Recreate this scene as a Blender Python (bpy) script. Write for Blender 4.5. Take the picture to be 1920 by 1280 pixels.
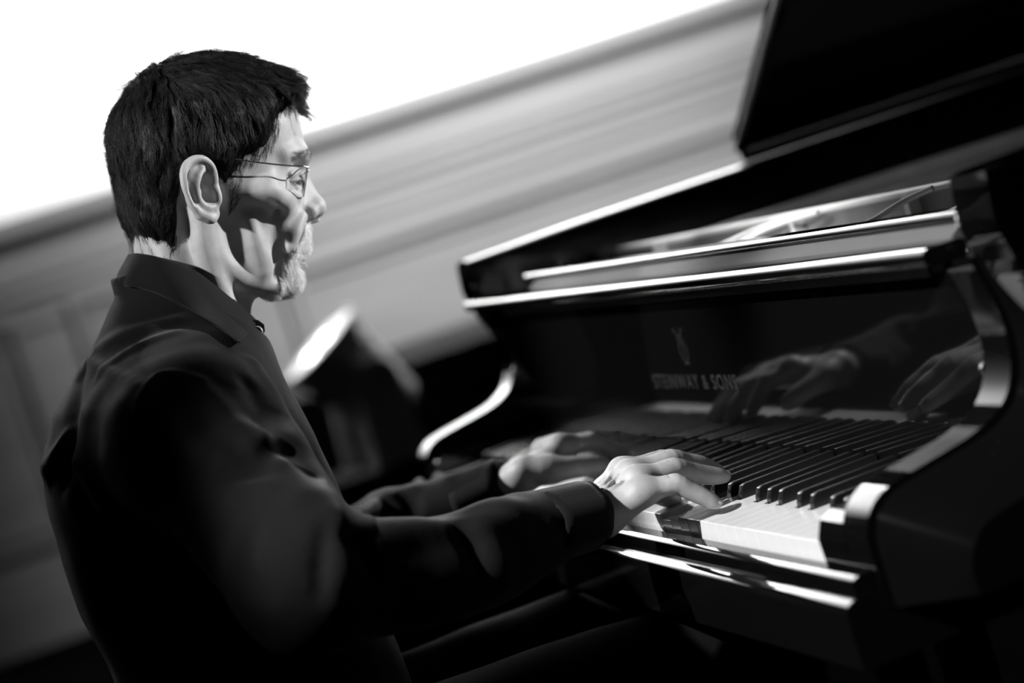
import bpy, bmesh, math, random
import numpy as np
from mathutils import Vector, Matrix

for o in list(bpy.data.objects):
    bpy.data.objects.remove(o)
rng = np.random.default_rng(7)
random.seed(7)
SC = bpy.context.scene
COL = SC.collection

# ---------------------------------------------------------------- camera
# 85 mm on full frame, rolled 18 degrees, seen from the treble end of the keyboard.
# world: x runs along the keyboard (treble +), y into the piano, z up, metres, floor at 0
FPX = 4533.0
RHO = math.radians(18.05); PIT = math.atan(330 / FPX); YAW = math.atan(1209 / math.hypot(FPX, 330))
hd = np.array([-math.cos(YAW), math.sin(YAW), 0.0]); ez = np.array([0, 0, 1.0])
r0 = np.cross(hd, ez)
FWD = hd * math.cos(PIT) - ez * math.sin(PIT)
UP0 = hd * math.sin(PIT) + ez * math.cos(PIT)
RGT = math.cos(RHO) * r0 - math.sin(RHO) * UP0
UPV = math.sin(RHO) * r0 + math.cos(RHO) * UP0
CAM = np.array([2.3211, -0.6372, 1.0852])

def at(px, py, **k):
    """point of the place seen at a pixel, on the plane x=, y= or z="""
    d = FWD + RGT * (px - 960) / FPX - UPV * (py - 640) / FPX
    (ax, v), = k.items(); i = 'xyz'.index(ax)
    return CAM + d * (v - CAM[i]) / d[i]

cam = bpy.data.cameras.new('camera'); camo = bpy.data.objects.new('camera', cam); COL.objects.link(camo)
cam.sensor_width = 36; cam.lens = FPX * 36 / 1920; cam.clip_start = 0.05; cam.clip_end = 60
camo.matrix_world = Matrix(((RGT[0], UPV[0], -FWD[0], CAM[0]), (RGT[1], UPV[1], -FWD[1], CAM[1]), (RGT[2], UPV[2], -FWD[2], CAM[2]), (0, 0, 0, 1)))
cam.dof.use_dof = True; cam.dof.focus_distance = 2.16; cam.dof.aperture_fstop = 3.2
SC.camera = camo
SC.view_settings.view_transform = 'Standard'; SC.view_settings.look = 'None'
SC.view_settings.exposure = 0; SC.view_settings.gamma = 1; SC.view_settings.use_curve_mapping = False

W = bpy.data.worlds.new('world'); SC.world = W; W.use_nodes = True
W.node_tree.nodes['Background'].inputs[0].default_value = (0.5, 0.5, 0.5, 1)
W.node_tree.nodes['Background'].inputs[1].default_value = 0.002

# ---------------------------------------------------------------- lights
def aim(o, loc, to):
    o.location = loc
    o.rotation_euler = (Vector(to) - Vector(loc)).to_track_quat('-Z', 'Y').to_euler()
def spot(name, loc, to, power, ang, rad, blend=0.3):
    l = bpy.data.lights.new(name, 'SPOT'); l.energy = power; l.spot_size = math.radians(ang); l.shadow_soft_size = rad; l.spot_blend = blend
    o = bpy.data.objects.new(name, l); COL.objects.link(o); aim(o, loc, to); return o
def area(name, loc, to, power, sx, sy, spread=180):
    l = bpy.data.lights.new(name, 'AREA'); l.energy = power; l.shape = 'RECTANGLE'; l.size = sx; l.size_y = sy; l.spread = math.radians(spread)
    o = bpy.data.objects.new(name, l); COL.objects.link(o); aim(o, loc, to); return o
# stage spots high behind the pianist's right shoulder: one on the keyboard, one on his head
spot('keyboard_spot', (1.55, -2.95, 3.4), (0.49, 0.07, 0.76), 1330, 9.4, 0.04, 0.4)
spot('bass_spot', (-1.7, -2.8, 3.4), (-0.24, 0.02, 0.78), 1050, 11, 0.04, 0.5)
spot('head_spot', (1.78, -3.15, 2.66), (0.06, -0.21, 1.17), 700, 8.6, 0.08, 0.9)
# stage spot from the front of the piano, on his face
spot('front_spot', (0.55, 2.70, 1.72), (0.07, -0.20, 1.14), 580, 9, 0.03, 0.6)
# flood lights that wash the pale upper wall at the bass side
for i, yy in enumerate((-0.3, 2.3, 4.9)):
    area('wall_flood', (-5.15, yy, 2.75), (-6.0, yy, 3.1), 260, 1.9, 0.3)
spot('panel_spot', (-3.3, 2.0, 3.0), (-6.0, 1.7, 0.9), 1500, 62, 0.25, 1.0)

# ---------------------------------------------------------------- materials
def mat(name, g, rough=0.5, metal=0.0, spec=0.5, coat=0.0, noise=None, bump=None, sheen=0.0, sss=0.0, emit=0.0):
    m = bpy.data.materials.new(name); m.use_nodes = True; nt = m.node_tree; b = nt.nodes['Principled BSDF']
    b.inputs['Base Color'].default_value = (g, g, g, 1); b.inputs['Roughness'].default_value = rough
    b.inputs['Metallic'].default_value = metal; b.inputs['Specular IOR Level'].default_value = spec
    b.inputs['Coat Weight'].default_value = coat; b.inputs['Coat Roughness'].default_value = 0.03
    b.inputs['Sheen Weight'].default_value = sheen; b.inputs['Sheen Roughness'].default_value = 0.4
    if sss:
        b.inputs['Subsurface Weight'].default_value = sss; b.inputs['Subsurface Radius'].default_value = (0.004, 0.004, 0.004); b.inputs['Subsurface Scale'].default_value = 1.0
    if emit:
        b.inputs['Emission Color'].default_value = (1, 1, 1, 1); b.inputs['Emission Strength'].default_value = emit
    tc = nt.nodes.new('ShaderNodeTexCoord')
    if noise:
        sc, amt, stretch = noise
        mp = nt.nodes.new('ShaderNodeMapping'); mp.inputs['Scale'].default_value = stretch
        n = nt.nodes.new('ShaderNodeTexNoise'); n.inputs['Scale'].default_value = sc; n.inputs['Detail'].default_value = 5
        r = nt.nodes.new('ShaderNodeMapRange'); r.inputs['From Min'].default_value = 0.3; r.inputs['From Max'].default_value = 0.7
        r.inputs['To Min'].default_value = g * (1 - amt); r.inputs['To Max'].default_value = g * (1 + amt)
        nt.links.new(tc.outputs['Object'], mp.inputs[0]); nt.links.new(mp.outputs[0], n.inputs['Vector'])
        nt.links.new(n.outputs[0], r.inputs[0]); nt.links.new(r.outputs[0], b.inputs['Base Color'])
    if bump:
        sc, st, dist = bump
        n = nt.nodes.new('ShaderNodeTexNoise'); n.inputs['Scale'].default_value = sc; n.inputs['Detail'].default_value = 4
        bp = nt.nodes.new('ShaderNodeBump'); bp.inputs['Strength'].default_value = st; bp.inputs['Distance'].default_value = dist
        nt.links.new(tc.outputs['Object'], n.inputs['Vector']); nt.links.new(n.outputs[0], bp.inputs['Height']); nt.links.new(bp.outputs[0], b.inputs['Normal'])
    return m
M = {}
M['lacquer'] = mat('black_lacquer', 0.003, 0.05, spec=0.45)
M['ivory'] = mat('white_keytop', 0.72, 0.22, spec=0.5)
M['ebony'] = mat('black_keytop', 0.008, 0.24, spec=0.5)
M['brass'] = mat('brass', 0.55, 0.25, metal=1.0)
M['letter'] = mat('brass_inlay', 0.13, 0.4, metal=1.0)
M['plate'] = mat('bronze_plate', 0.30, 0.38, metal=0.6, noise=(30, 0.1, (1, 1, 1)))
M['railmetal'] = mat('polished_rail_metal', 0.8, 0.35, metal=0.1)
M['string'] = mat('steel_string', 0.5, 0.3, metal=1.0)
M['felt'] = mat('dark_felt', 0.02, 0.95)
M['skin'] = mat('skin', 0.42, 0.5, spec=0.35, sss=0.25, bump=(750, 0.28, 0.0006), noise=(70, 0.13, (1, 1, 1)))
M['nail'] = mat('nail', 0.62, 0.25, spec=0.5)
M['hair'] = mat('dark_hair', 0.012, 0.5, spec=0.22)
M['beard'] = mat('grey_beard', 0.85, 0.5, spec=0.3)
M['brow'] = mat('eyebrow_hair', 0.10, 0.5, spec=0.3)
M['eye'] = mat('eyeball', 0.45, 0.15)
M['shirt'] = mat('dark_shirt_cloth', 0.0085, 0.85, spec=0.08, sheen=0.10, bump=(700, 0.35, 0.0012), noise=(9, 0.18, (1, 1, 1)))
M['shirtdark'] = mat('dark_placket_cloth', 0.010, 0.9, spec=0.1)
M['trouser'] = mat('black_trouser_cloth', 0.004, 0.85, spec=0.08, sheen=0.03, bump=(500, 0.3, 0.001))
M['shoe'] = mat('black_shoe_leather', 0.01, 0.25)
M['button'] = mat('grey_button', 0.35, 0.3)
M['metal'] = mat('glasses_metal', 0.6, 0.22, metal=1.0)
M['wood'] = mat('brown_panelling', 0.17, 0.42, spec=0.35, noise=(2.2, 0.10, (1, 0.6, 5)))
M['woodshade'] = mat('shaded_gap_wood', 0.045, 0.6, spec=0.1)  # panelling darkened to carry the shade below the cap rail
M['white'] = mat('white_plaster', 0.80, 0.8, noise=(1.2, 0.02, (1, 1, 1)))
M['floor'] = mat('dark_stage_floor', 0.002, 1.0, spec=0.0, noise=(3, 0.25, (1, 6, 1)))
M['dark'] = mat('dark_hall_and_dado_shade', 0.005, 0.9, spec=0.1)
M['satin'] = mat('satin_grey_board', 0.10, 0.7, spec=0.1)
M['caseblack'] = mat('black_flightcase', 0.006, 0.9, spec=0.1)
M['lampbody'] = mat('grey_lamp_housing', 0.42, 0.4, metal=0.3)
M['leather'] = mat('black_bench_leather', 0.012, 0.35, bump=(300, 0.3, 0.001))
M['lamp_on'] = mat('lit_lens', 0.8, 0.3, emit=1.0)
M['lamp_hot'] = mat('bright_lamp_cell', 0.8, 0.3, emit=6.0)
g = bpy.data.materials.new('clear_glass'); g.use_nodes = True
g.node_tree.nodes.clear(); _n = g.node_tree.nodes; _t = _n.new('ShaderNodeBsdfTransparent'); _g = _n.new('ShaderNodeBsdfGlossy'); _m = _n.new('ShaderNodeMixShader'); _o = _n.new('ShaderNodeOutputMaterial'); _f = _n.new('ShaderNodeFresnel')
_g.inputs['Roughness'].default_value = 0.02; _t.inputs[0].default_value = (0.97, 0.97, 0.97, 1); _f.inputs[0].default_value = 1.25
_m.inputs[0].default_value = 0.03; g.node_tree.links.new(_t.outputs[0], _m.inputs[1]); g.node_tree.links.new(_g.outputs[0], _m.inputs[2]); g.node_tree.links.new(_m.outputs[0], _o.inputs[0])
M['glass'] = g

# ---------------------------------------------------------------- object helpers
def link(name, me, material=None, parent=None, smooth=None):
    o = bpy.data.objects.new(name, me); COL.objects.link(o)
    if material is not None: me.materials.append(M[material] if isinstance(material, str) else material)
    if parent is not None: o.parent = parent
    if smooth is not None:
        me.shade_smooth()
        if smooth < 180:
            me.set_sharp_from_angle(angle=math.radians(smooth))
            for p in me.polygons:
                L_ = max(me.edges[me.loops[i].edge_index].vertices[:] and (me.vertices[me.edges[me.loops[i].edge_index].vertices[0]].co - me.vertices[me.edges[me.loops[i].edge_index].vertices[1]].co).length for i in p.loop_indices)
                if p.area / max(L_, 1e-9) > 0.008: p.use_smooth = False
    return o
def pydata(name, v, f, material=None, parent=None, smooth=None):
    me = bpy.data.meshes.new(name); me.from_pydata([tuple(map(float, p)) for p in v], [], [tuple(map(int, q)) for q in f]); me.update()
    return link(name, me, material, parent, smooth)
def npmesh(name, v, quads, material=None, parent=None, smooth=180):
    me = bpy.data.meshes.new(name); v = np.asarray(v, np.float32); quads = np.asarray(quads, np.int32); n = quads.shape[1]
    me.vertices.add(len(v)); me.vertices.foreach_set('co', v.ravel())
    me.loops.add(quads.size); me.loops.foreach_set('vertex_index', quads.ravel())
    me.polygons.add(len(quads)); me.polygons.foreach_set('loop_start', np.arange(len(quads), dtype=np.int32) * n)
    me.update(calc_edges=True); me.validate()
    return link(name, me, material, parent, smooth)
def frombm(name, bm, material=None, parent=None, smooth=None):
    me = bpy.data.meshes.new(name); bmesh.ops.recalc_face_normals(bm, faces=bm.faces); bm.to_mesh(me); bm.free()
    return link(name, me, material, parent, smooth)
def tag(o, label=None, cat=None, group=None, kind=None):
    if label: o['label'] = label
    if cat: o['category'] = cat
    if group: o['group'] = group
    if kind: o['kind'] = kind
    return o
def empty(name, loc=(0, 0, 0), parent=None):
    o = bpy.data.objects.new(name, None); COL.objects.link(o); o.location = loc; o.empty_display_size = 0.1
    if parent: o.parent = parent
    return o
def bbox(bm, x0, x1, y0, y1, z0, z1):
    vs = [bm.verts.new(p) for p in ((x0, y0, z0), (x1, y0, z0), (x1, y1, z0), (x0, y1, z0), (x0, y0, z1), (x1, y0, z1), (x1, y1, z1), (x0, y1, z1))]
    for q in ((0, 3, 2, 1), (4, 5, 6, 7), (0, 1, 5, 4), (1, 2, 6, 5), (2, 3, 7, 6), (3, 0, 4, 7)): bm.faces.new([vs[i] for i in q])
    return vs
def bevel(bm, w, seg=3, ang=35, edges=None):
    es = edges if edges is not None else [e for e in bm.edges if len(e.link_faces) == 2 and e.calc_face_angle(0) > math.radians(ang)]
    bmesh.ops.bevel(bm, geom=es, offset=w, segments=seg, profile=0.5, affect='EDGES', clamp_overlap=True)
def box(name, x0, x1, y0, y1, z0, z1, material, parent=None, bev=0.0, seg=3):
    bm = bmesh.new(); bbox(bm, x0, x1, y0, y1, z0, z1)
    if bev: bevel(bm, bev, seg)
    return frombm(name, bm, material, parent, 40 if bev else None)
def prism(bm, poly, c0, c1, axis='x'):
    """polygon extruded along an axis; poly in the two other axes (cyclic order)"""
    def P(u, v, c): return {'x': (c, u, v), 'y': (u, c, v), 'z': (u, v, c)}[axis]
    a = [bm.verts.new(P(u, v, c0)) for u, v in poly]; b_ = [bm.verts.new(P(u, v, c1)) for u, v in poly]
    n = len(poly); bm.faces.new(a); bm.faces.new(b_[::-1])
    for i in range(n): bm.faces.new((a[i], a[(i + 1) % n], b_[(i + 1) % n], b_[i]))
def catmull(pts, n):
    P = np.array(pts, float); P = np.vstack([2 * P[0] - P[1], P, 2 * P[-1] - P[-2]]); out = []
    for i in range(1, len(P) - 2):
        for t in np.linspace(0, 1, n, endpoint=False):
            a, b_, c, d = P[i - 1:i + 3]
            out.append(0.5 * (2 * b_ + (c - a) * t + (2 * a - 5 * b_ + 4 * c - d) * t * t + (3 * b_ - 3 * c + d - a) * t ** 3))
    out.append(P[-2]); return np.array(out)
def tube(name, pts, r, material, parent=None, sides=8, smooth_n=0):
    """swept round bar; r may be a list"""
    P = catmull(pts, smooth_n) if smooth_n else np.array(pts, float)
    R = np.full(len(P), r) if np.isscalar(r) else np.interp(np.linspace(0, 1, len(P)), np.linspace(0, 1, len(r)), r)
    T = np.gradient(P, axis=0); T /= np.linalg.norm(T, axis=1)[:, None] + 1e-12
    ref = np.array([0, 0, 1.0]) if abs(T[0][2]) < 0.9 else np.array([1.0, 0, 0])
    V = []; U = np.cross(T[0], ref); U /= np.linalg.norm(U)
    for i in range(len(P)):
        U = U - T[i] * U.dot(T[i]); U /= np.linalg.norm(U); Wv = np.cross(T[i], U)
        for s in range(sides):
            a = 2 * math.pi * s / sides; V.append(P[i] + R[i] * (math.cos(a) * U + math.sin(a) * Wv))
    F = []
    for i in range(len(P) - 1):
        for s in range(sides):
            F.append((i * sides + s, i * sides + (s + 1) % sides, (i + 1) * sides + (s + 1) % sides, (i + 1) * sides + s))
    F.append(tuple(range(sides))[::-1]); F.append(tuple((len(P) - 1) * sides + s for s in range(sides)))
    return pydata(name, V, F, material, parent, 50)
def lathe(bm, prof, c, axis, sides=32, ref=None):
    """profile [(r, h)] turned about an axis through c"""
    ax = Vector(axis).normalized(); u = ax.orthogonal().normalized(); w = ax.cross(u); c = Vector(c); rings = []
    for r, h in prof:
        rings.append([bm.verts.new(c + ax * h + (u * math.cos(2 * math.pi * i / sides) + w * math.sin(2 * math.pi * i / sides)) * max(r, 1e-4)) for i in range(sides)])
    for a, b_ in zip(rings, rings[1:]):
        for i in range(sides): bm.faces.new((a[i], a[(i + 1) % sides], b_[(i + 1) % sides], b_[i]))
    bm.faces.new(rings[0][::-1]); bm.faces.new(rings[-1])

# ---------------------------------------------------------------- implicit surfaces
class Field:
    def __init__(s, lo, hi, h):
        s.lo = np.array(lo, float); s.h = h; n = np.ceil((np.array(hi) - s.lo) / h).astype(int) + 1
        s.ax = [s.lo[i] + np.arange(n[i]) * h for i in range(3)]; s.D = np.full(n, 0.06, np.float32)
    def sub(s, lo, hi):
        sl = tuple(slice(max(0, int((lo[i] - s.lo[i]) / s.h)), max(0, min(len(s.ax[i]), int((hi[i] - s.lo[i]) / s.h) + 2))) for i in range(3))
        X = s.ax[0][sl[0]][:, None, None]; Y = s.ax[1][sl[1]][None, :, None]; Z = s.ax[2][sl[2]][None, None, :]
        return sl, X, Y, Z
    def merge(s, sl, d, k, op):
        D = s.D[sl]
        if D.size == 0: return
        if op == 'sub': D, d = -D, d
        if k > 0:
            hh = np.clip(0.5 + 0.5 * (D - d) / k, 0, 1) if op != 'sub' else np.clip(0.5 + 0.5 * (D - d) / k, 0, 1)
            R = D * (1 - hh) + d * hh - k * hh * (1 - hh)
        else: R = np.minimum(D, d)
        s.D[sl] = -R if op == 'sub' else R
    def cone(s, a, b_, r1, r2, k=0.01, op='add', flat=None):
        a = np.array(a, float); b_ = np.array(b_, float); m = max(r1, r2) + max(k, 0.01) * 1.5 + 2 * s.h
        sl, X, Y, Z = s.sub(np.minimum(a, b_) - m, np.maximum(a, b_) + m); ba = b_ - a; L2 = max(float(ba @ ba), 1e-12)
        px, py, pz = X - a[0], Y - a[1], Z - a[2]
        t = np.clip((px * ba[0] + py * ba[1] + pz * ba[2]) / L2, 0, 1)
        d = np.sqrt((px - t * ba[0]) ** 2 + (py - t * ba[1]) ** 2 + (pz - t * ba[2]) ** 2) - (r1 + t * (r2 - r1))
        s.merge(sl, d, k, op)
    def chain(s, pts, rs, k=0.01, op='add', n=0):
        P = catmull(pts, n) if n else np.array(pts, float)
        R = np.interp(np.linspace(0, 1, len(P)), np.linspace(0, 1, len(rs)), rs) if not np.isscalar(rs) else np.full(len(P), rs)
        lo = P.min(0); hi = P.max(0); m = R.max() + max(k, 0.01) * 1.5 + 2 * s.h
        sl, X, Y, Z = s.sub(lo - m, hi + m); best = None
        for i in range(len(P) - 1):
            a, b_ = P[i], P[i + 1]; ba = b_ - a; L2 = max(float(ba @ ba), 1e-12); px, py, pz = X - a[0], Y - a[1], Z - a[2]
            t = np.clip((px * ba[0] + py * ba[1] + pz * ba[2]) / L2, 0, 1)
            d = np.sqrt((px - t * ba[0]) ** 2 + (py - t * ba[1]) ** 2 + (pz - t * ba[2]) ** 2) - (R[i] + t * (R[i + 1] - R[i]))
            best = d if best is None else np.minimum(best, d)
        s.merge(sl, best, k, op)
    def ell(s, c, r, k=0.01, op='add', rot=None):
        c = np.array(c, float); r = np.array(r, float); m = r.max() + max(k, 0.01) * 1.5 + 2 * s.h
        sl, X, Y, Z = s.sub(c - m, c + m); p = [X - c[0] + 0 * Y + 0 * Z, Y - c[1] + 0 * X + 0 * Z, Z - c[2] + 0 * X + 0 * Y]
        if rot is not None: R = np.array(rot); p = [R[i][0] * p[0] + R[i][1] * p[1] + R[i][2] * p[2] for i in range(3)]
        k0 = np.sqrt(sum((p[i] / r[i]) ** 2 for i in range(3))); k1 = np.sqrt(sum((p[i] / r[i] ** 2) ** 2 for i in range(3))) + 1e-9
        s.merge(sl, k0 * (k0 - 1) / k1, k, op)
    def mesh(s):
        return nets(s.D, s.lo, s.h)
    def sample(s, P):
        q = (P - s.lo) / s.h; n = np.array(s.D.shape) - 2; i = np.clip(np.floor(q).astype(int), 0, n); f = np.clip(q - i, 0, 1); D = s.D; v = 0
        for a in (0, 1):
            for b_ in (0, 1):
                for c in (0, 1):
                    w = (f[:, 0] if a else 1 - f[:, 0]) * (f[:, 1] if b_ else 1 - f[:, 1]) * (f[:, 2] if c else 1 - f[:, 2])
                    v = v + w * D[i[:, 0] + a, i[:, 1] + b_, i[:, 2] + c]
        return v
    def grad(s, P, e=0.0015):
        G = np.stack([s.sample(P + np.eye(3)[i] * e) - s.sample(P - np.eye(3)[i] * e) for i in range(3)], 1)
        return G / (np.linalg.norm(G, axis=1)[:, None] + 1e-9)
def nets(D, lo, h):
    I = D < 0; nx, ny, nz = D.shape
    cnt = np.zeros((nx - 1, ny - 1, nz - 1), np.int8)
    for a in (0, 1):
        for b_ in (0, 1):
            for c in (0, 1): cnt += I[a:nx - 1 + a, b_:ny - 1 + b_, c:nz - 1 + c]
    act = (cnt > 0) & (cnt < 8); ci = np.argwhere(act); idx = np.full(act.shape, -1, np.int64); idx[act] = np.arange(len(ci))
    C8 = {}
    for a in (0, 1):
        for b_ in (0, 1):
            for c in (0, 1): C8[a, b_, c] = D[ci[:, 0] + a, ci[:, 1] + b_, ci[:, 2] + c].astype(float)
    S = np.zeros((len(ci), 3)); N = np.zeros(len(ci)); K = list(C8)
    for p in K:
        for ax in range(3):
            if p[ax]: continue
            q = list(p); q[ax] = 1; q = tuple(q); A, B = C8[p], C8[q]; m = (A < 0) != (B < 0)
            t = np.where(m, A / np.where(m, A - B, 1), 0); pos = np.array(p, float)[None, :] + np.zeros((len(ci), 3)); pos[:, ax] += t
            S += pos * m[:, None]; N += m
    V = lo + (ci + S / N[:, None]) * h; Q = []
    for ax in range(3):
        sl0 = [slice(1, -1)] * 3; sl1 = [slice(1, -1)] * 3; sl0[ax] = slice(0, -1); sl1[ax] = slice(1, None)
        A = I[tuple(sl0)]; B = I[tuple(sl1)]; e = np.argwhere(A != B); off = np.ones(3, int); off[ax] = 0; base = e + off
        u, w = [(1, 2), (2, 0), (0, 1)][ax]; flip = ~A[e[:, 0], e[:, 1], e[:, 2]]
        c = []
        for du, dw in ((-1, -1), (0, -1), (0, 0), (-1, 0)):
            p = base.copy(); p[:, u] += du; p[:, w] += dw; c.append(idx[p[:, 0], p[:, 1], p[:, 2]])
        c = np.stack(c, 1); c[flip] = c[flip][:, ::-1]; Q.append(c)
    Q = np.concatenate(Q); Q = Q[(Q >= 0).all(1)]
    return V, Q
def smooth_mesh(V, Q, it=2, lam=0.5):
    E = np.concatenate([Q[:, [0, 1]], Q[:, [1, 2]], Q[:, [2, 3]], Q[:, [3, 0]]]); n = len(V)
    cnt = np.bincount(E[:, 0], minlength=n) + np.bincount(E[:, 1], minlength=n)
    for _ in range(it):
        A = np.stack([np.bincount(E[:, 0], V[E[:, 1], i], n) + np.bincount(E[:, 1], V[E[:, 0], i], n) for i in range(3)], 1) / np.maximum(cnt, 1)[:, None]
        V = V + lam * (A - V)
    return V
def strands(name, P, R, material, parent):
    """P (N,K,3) polylines, R (K,) radii -> one mesh of 3-sided hairs"""
    N, K, _ = P.shape; T = np.gradient(P, axis=1); T /= np.linalg.norm(T, axis=2)[..., None] + 1e-9
    ref = np.array([0.3, 0.5, 0.8]); U = np.cross(T, ref); U /= np.linalg.norm(U, axis=2)[..., None] + 1e-9; Wv = np.cross(T, U)
    V = np.stack([P + R[None, :, None] * (math.cos(a) * U + math.sin(a) * Wv) for a in (0, 2.094, 4.189)], 2).reshape(-1, 3)
    b_ = (np.arange(N)[:, None, None] * K + np.arange(K - 1)[None, :, None]) * 3; s = np.arange(3)[None, None, :]; s2 = (s + 1) % 3
    Q = np.stack([b_ + s, b_ + s2, b_ + 3 + s2, b_ + 3 + s], -1).reshape(-1, 4)
    return npmesh(name, V, Q, material, parent)
def reinit(D, h, it=18):
    """turn a rough implicit field into a distance field near its surface"""
    S = D / np.sqrt(D * D + h * h); P = D.copy()
    for _ in range(it):
        g2 = 0
        for ax in range(3):
            d = np.diff(P, axis=ax) / h; pad = [(0, 0)] * 3; pad[ax] = (1, 0); m = np.pad(d, pad, mode='edge'); pad[ax] = (0, 1); p = np.pad(d, pad, mode='edge')
            up = np.maximum(np.maximum(m, 0) ** 2, np.minimum(p, 0) ** 2); dn = np.maximum(np.minimum(m, 0) ** 2, np.maximum(p, 0) ** 2)
            g2 = g2 + np.where(S > 0, up, dn)
        P = P - 0.5 * h * S * (np.sqrt(g2) - 1)
    return P.astype(np.float32)
class VNoise:
    def __init__(s, seed, n=32): s.g = np.random.default_rng(seed).random((n, n, n)).astype(np.float32) * 2 - 1; s.n = n
    def __call__(s, x, y, z):
        x, y, z = np.broadcast_arrays(x, y, z); ix, iy, iz = (np.floor(v).astype(int) for v in (x, y, z)); f = [v - np.floor(v) for v in (x, y, z)]
        f = [v * v * (3 - 2 * v) for v in f]; r = 0; n = s.n
        for a in (0, 1):
            for b_ in (0, 1):
                for c in (0, 1):
                    r = r + (f[0] if a else 1 - f[0]) * (f[1] if b_ else 1 - f[1]) * (f[2] if c else 1 - f[2]) * s.g[(ix + a) % n, (iy + b_) % n, (iz + c) % n]
        return r
NZ = VNoise(3)
# ================================================================ the room
def structure(o, **k): o['kind'] = 'structure'; return o
structure(box('floor', -6.2, 7, -6, 9, -0.1, 0.0, 'floor'))
WX = -6.0
# bass-side wall: panelled dado below, pale plaster above
structure(box('wall_left', WX - 0.2, WX - 0.03, -6, 9, 0, 6.5, 'white'))
structure(box('wall_back', -6.2, 7, -6.2, -6, 0, 6.5, 'dark'))
structure(box('wall_front', -6.2, 7, 9, 9.2, 0, 6.5, 'dark'))
structure(box('ceiling', -6.2, 7, -6.2, 9.2, 6.5, 6.7, 'dark'))
structure(box('wall_right', 7, 7.2, -6.2, 9.2, 0, 6.5, 'dark'))
def wallbar(name, y0, y1, z0, z1, d, material='wood', bev=0.008):
    return structure(box(name, WX - 0.03, WX + d, y0, y1, z0, z1, material, None, bev, 2))
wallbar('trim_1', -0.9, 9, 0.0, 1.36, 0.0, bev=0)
wallbar('trim_0', -6, -0.9, 0.0, 1.36, 0.0, 'dark', bev=0)  # unseen dado stretch, shade put into its colour so fallboard reflections stay dark
wallbar('trim_2', -6, 9, 1.345, 1.408, 0.03)      # cap rail of the dado
wallbar('trim_3', -6, 9, 1.298, 1.344, 0.004, 'woodshade', 0)  # shadow gap below the cap, drawn as a darker strip
wallbar('trim_4', -6, 9, 1.19, 1.205, 0.010)
wallbar('trim_5', -6, 9, 1.135, 1.15, 0.014)
wallbar('trim_6', -6, 9, 1.09, 1.10, 0.008)
wallbar('trim_7', -6, 9, 1.035, 1.047, 0.011)
wallbar('trim_8', -6, 9, 0.0, 0.17, 0.04)
n = 9
for y0, y1 in ((-0.75, -0.05), (0.13, 0.66), (0.84, 2.9), (3.1, 5.2)):
    z0, z1 = 0.32, 0.96 if y0 > 0.8 else 1.09
    for k, (w, d) in enumerate(((0.0, 0.028), (0.05, 0.014))):
        a, b_, c, e = y0 + w, y1 - w, z0 + w, z1 - w; t = 0.028
        bm = bmesh.new()
        for q in ((a, b_, e - t, e), (a, b_, c, c + t), (a, a + t, c + t, e - t), (b_ - t, b_, c + t, e - t)):
            bbox(bm, WX - 0.03, WX + d, q[0], q[1], q[2], q[3])
        o = frombm('trim_%d' % n, bm, 'wood'); structure(o); n += 1

# ================================================================ stage lamp and flight case behind the pianist
LP = at(603, 650, x=-3.6)
lamp = empty('moving_head_lamp', (LP[0], LP[1], 0.34))
tag(lamp, 'lit stage lamp with a round glowing lens in a grey yoke, behind the pianist', 'stage lamp')
off = Vector((LP[0], LP[1], 0.34))
axis = Vector((0.03, -0.52, 0.85)).normalized()        # where the lens points
c = Vector(LP) - off
def lm(name, bm, m, parent=lamp, smooth=40): return frombm(name, bm, m, parent, smooth)
bm = bmesh.new(); lathe(bm, [(0.06, -0.26), (0.085, -0.24), (0.10, -0.12), (0.112, -0.03), (0.122, 0.0), (0.122, 0.012), (0.114, 0.012), (0.112, 0.004)], c, axis, 40)
head_o = lm('lamp_head', bm, 'lampbody')
bm = bmesh.new(); lathe(bm, [(0.112, 0.004), (0.08, 0.012), (0.03, 0.017)], c, axis, 40)
lm('lens', bm, 'lamp_on', head_o)
for (a_, b_) in ((586, 668), (622, 645)):
    q = Vector(at(a_, b_, x=-3.55)) - off; q = q - axis * ((q - c).dot(axis) - 0.016)
    bm = bmesh.new(); lathe(bm, [(0.020, -0.004), (0.020, 0.004), (0.012, 0.007)], q, axis, 24); lm('lamp_cell', bm, 'lamp_hot', head_o)
piv = c - axis * 0.13
LB = -c.z + 0.0
for s in (-1, 1):
    side = Vector((axis.y, -axis.x, 0)).normalized() * -1
    p = piv + side * 0.14 * s
    bm = bmesh.new(); q = p.copy(); prof = [(0.05, 0.0), (0.055, 0.05), (0.052, 0.3)]
    u = Vector((side.y, -side.x, 0)).normalized()
    pts = []
    for t in np.linspace(0, math.pi, 9): pts.append((u * math.cos(t) * 0.055) + Vector((0, 0, math.sin(t) * 0.055)))
    pts += [Vector((0, 0, -p.z + 0.12)) - u * 0.07, Vector((0, 0, -p.z + 0.12)) + u * 0.07]
    A = [bm.verts.new(p + v - side * 0.022) for v in pts]; B = [bm.verts.new(p + v + side * 0.022) for v in pts]
    bm.faces.new(A); bm.faces.new(B[::-1])
    for i in range(len(pts)): bm.faces.new((A[i], A[(i + 1) % len(pts)], B[(i + 1) % len(pts)], B[i]))
    bevel(bm, 0.008, 2, 50); lm('yoke_arm', bm, 'lampbody')
bm = bmesh.new(); lathe(bm, [(0.12, 0.0), (0.15, 0.01), (0.15, 0.07), (0.17, 0.08), (0.17, 0.115), (0.14, 0.125)], (piv.x, piv.y, 0), (0, 0, 1), 32)
lm('lamp_base', bm, 'caseblack')
cs = empty('flight_case', (-3.62, 1.9, 0)); tag(cs, 'low black flight case with metal corners carrying the lit stage lamp', 'flight case')
def csl(v): return v
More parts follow.
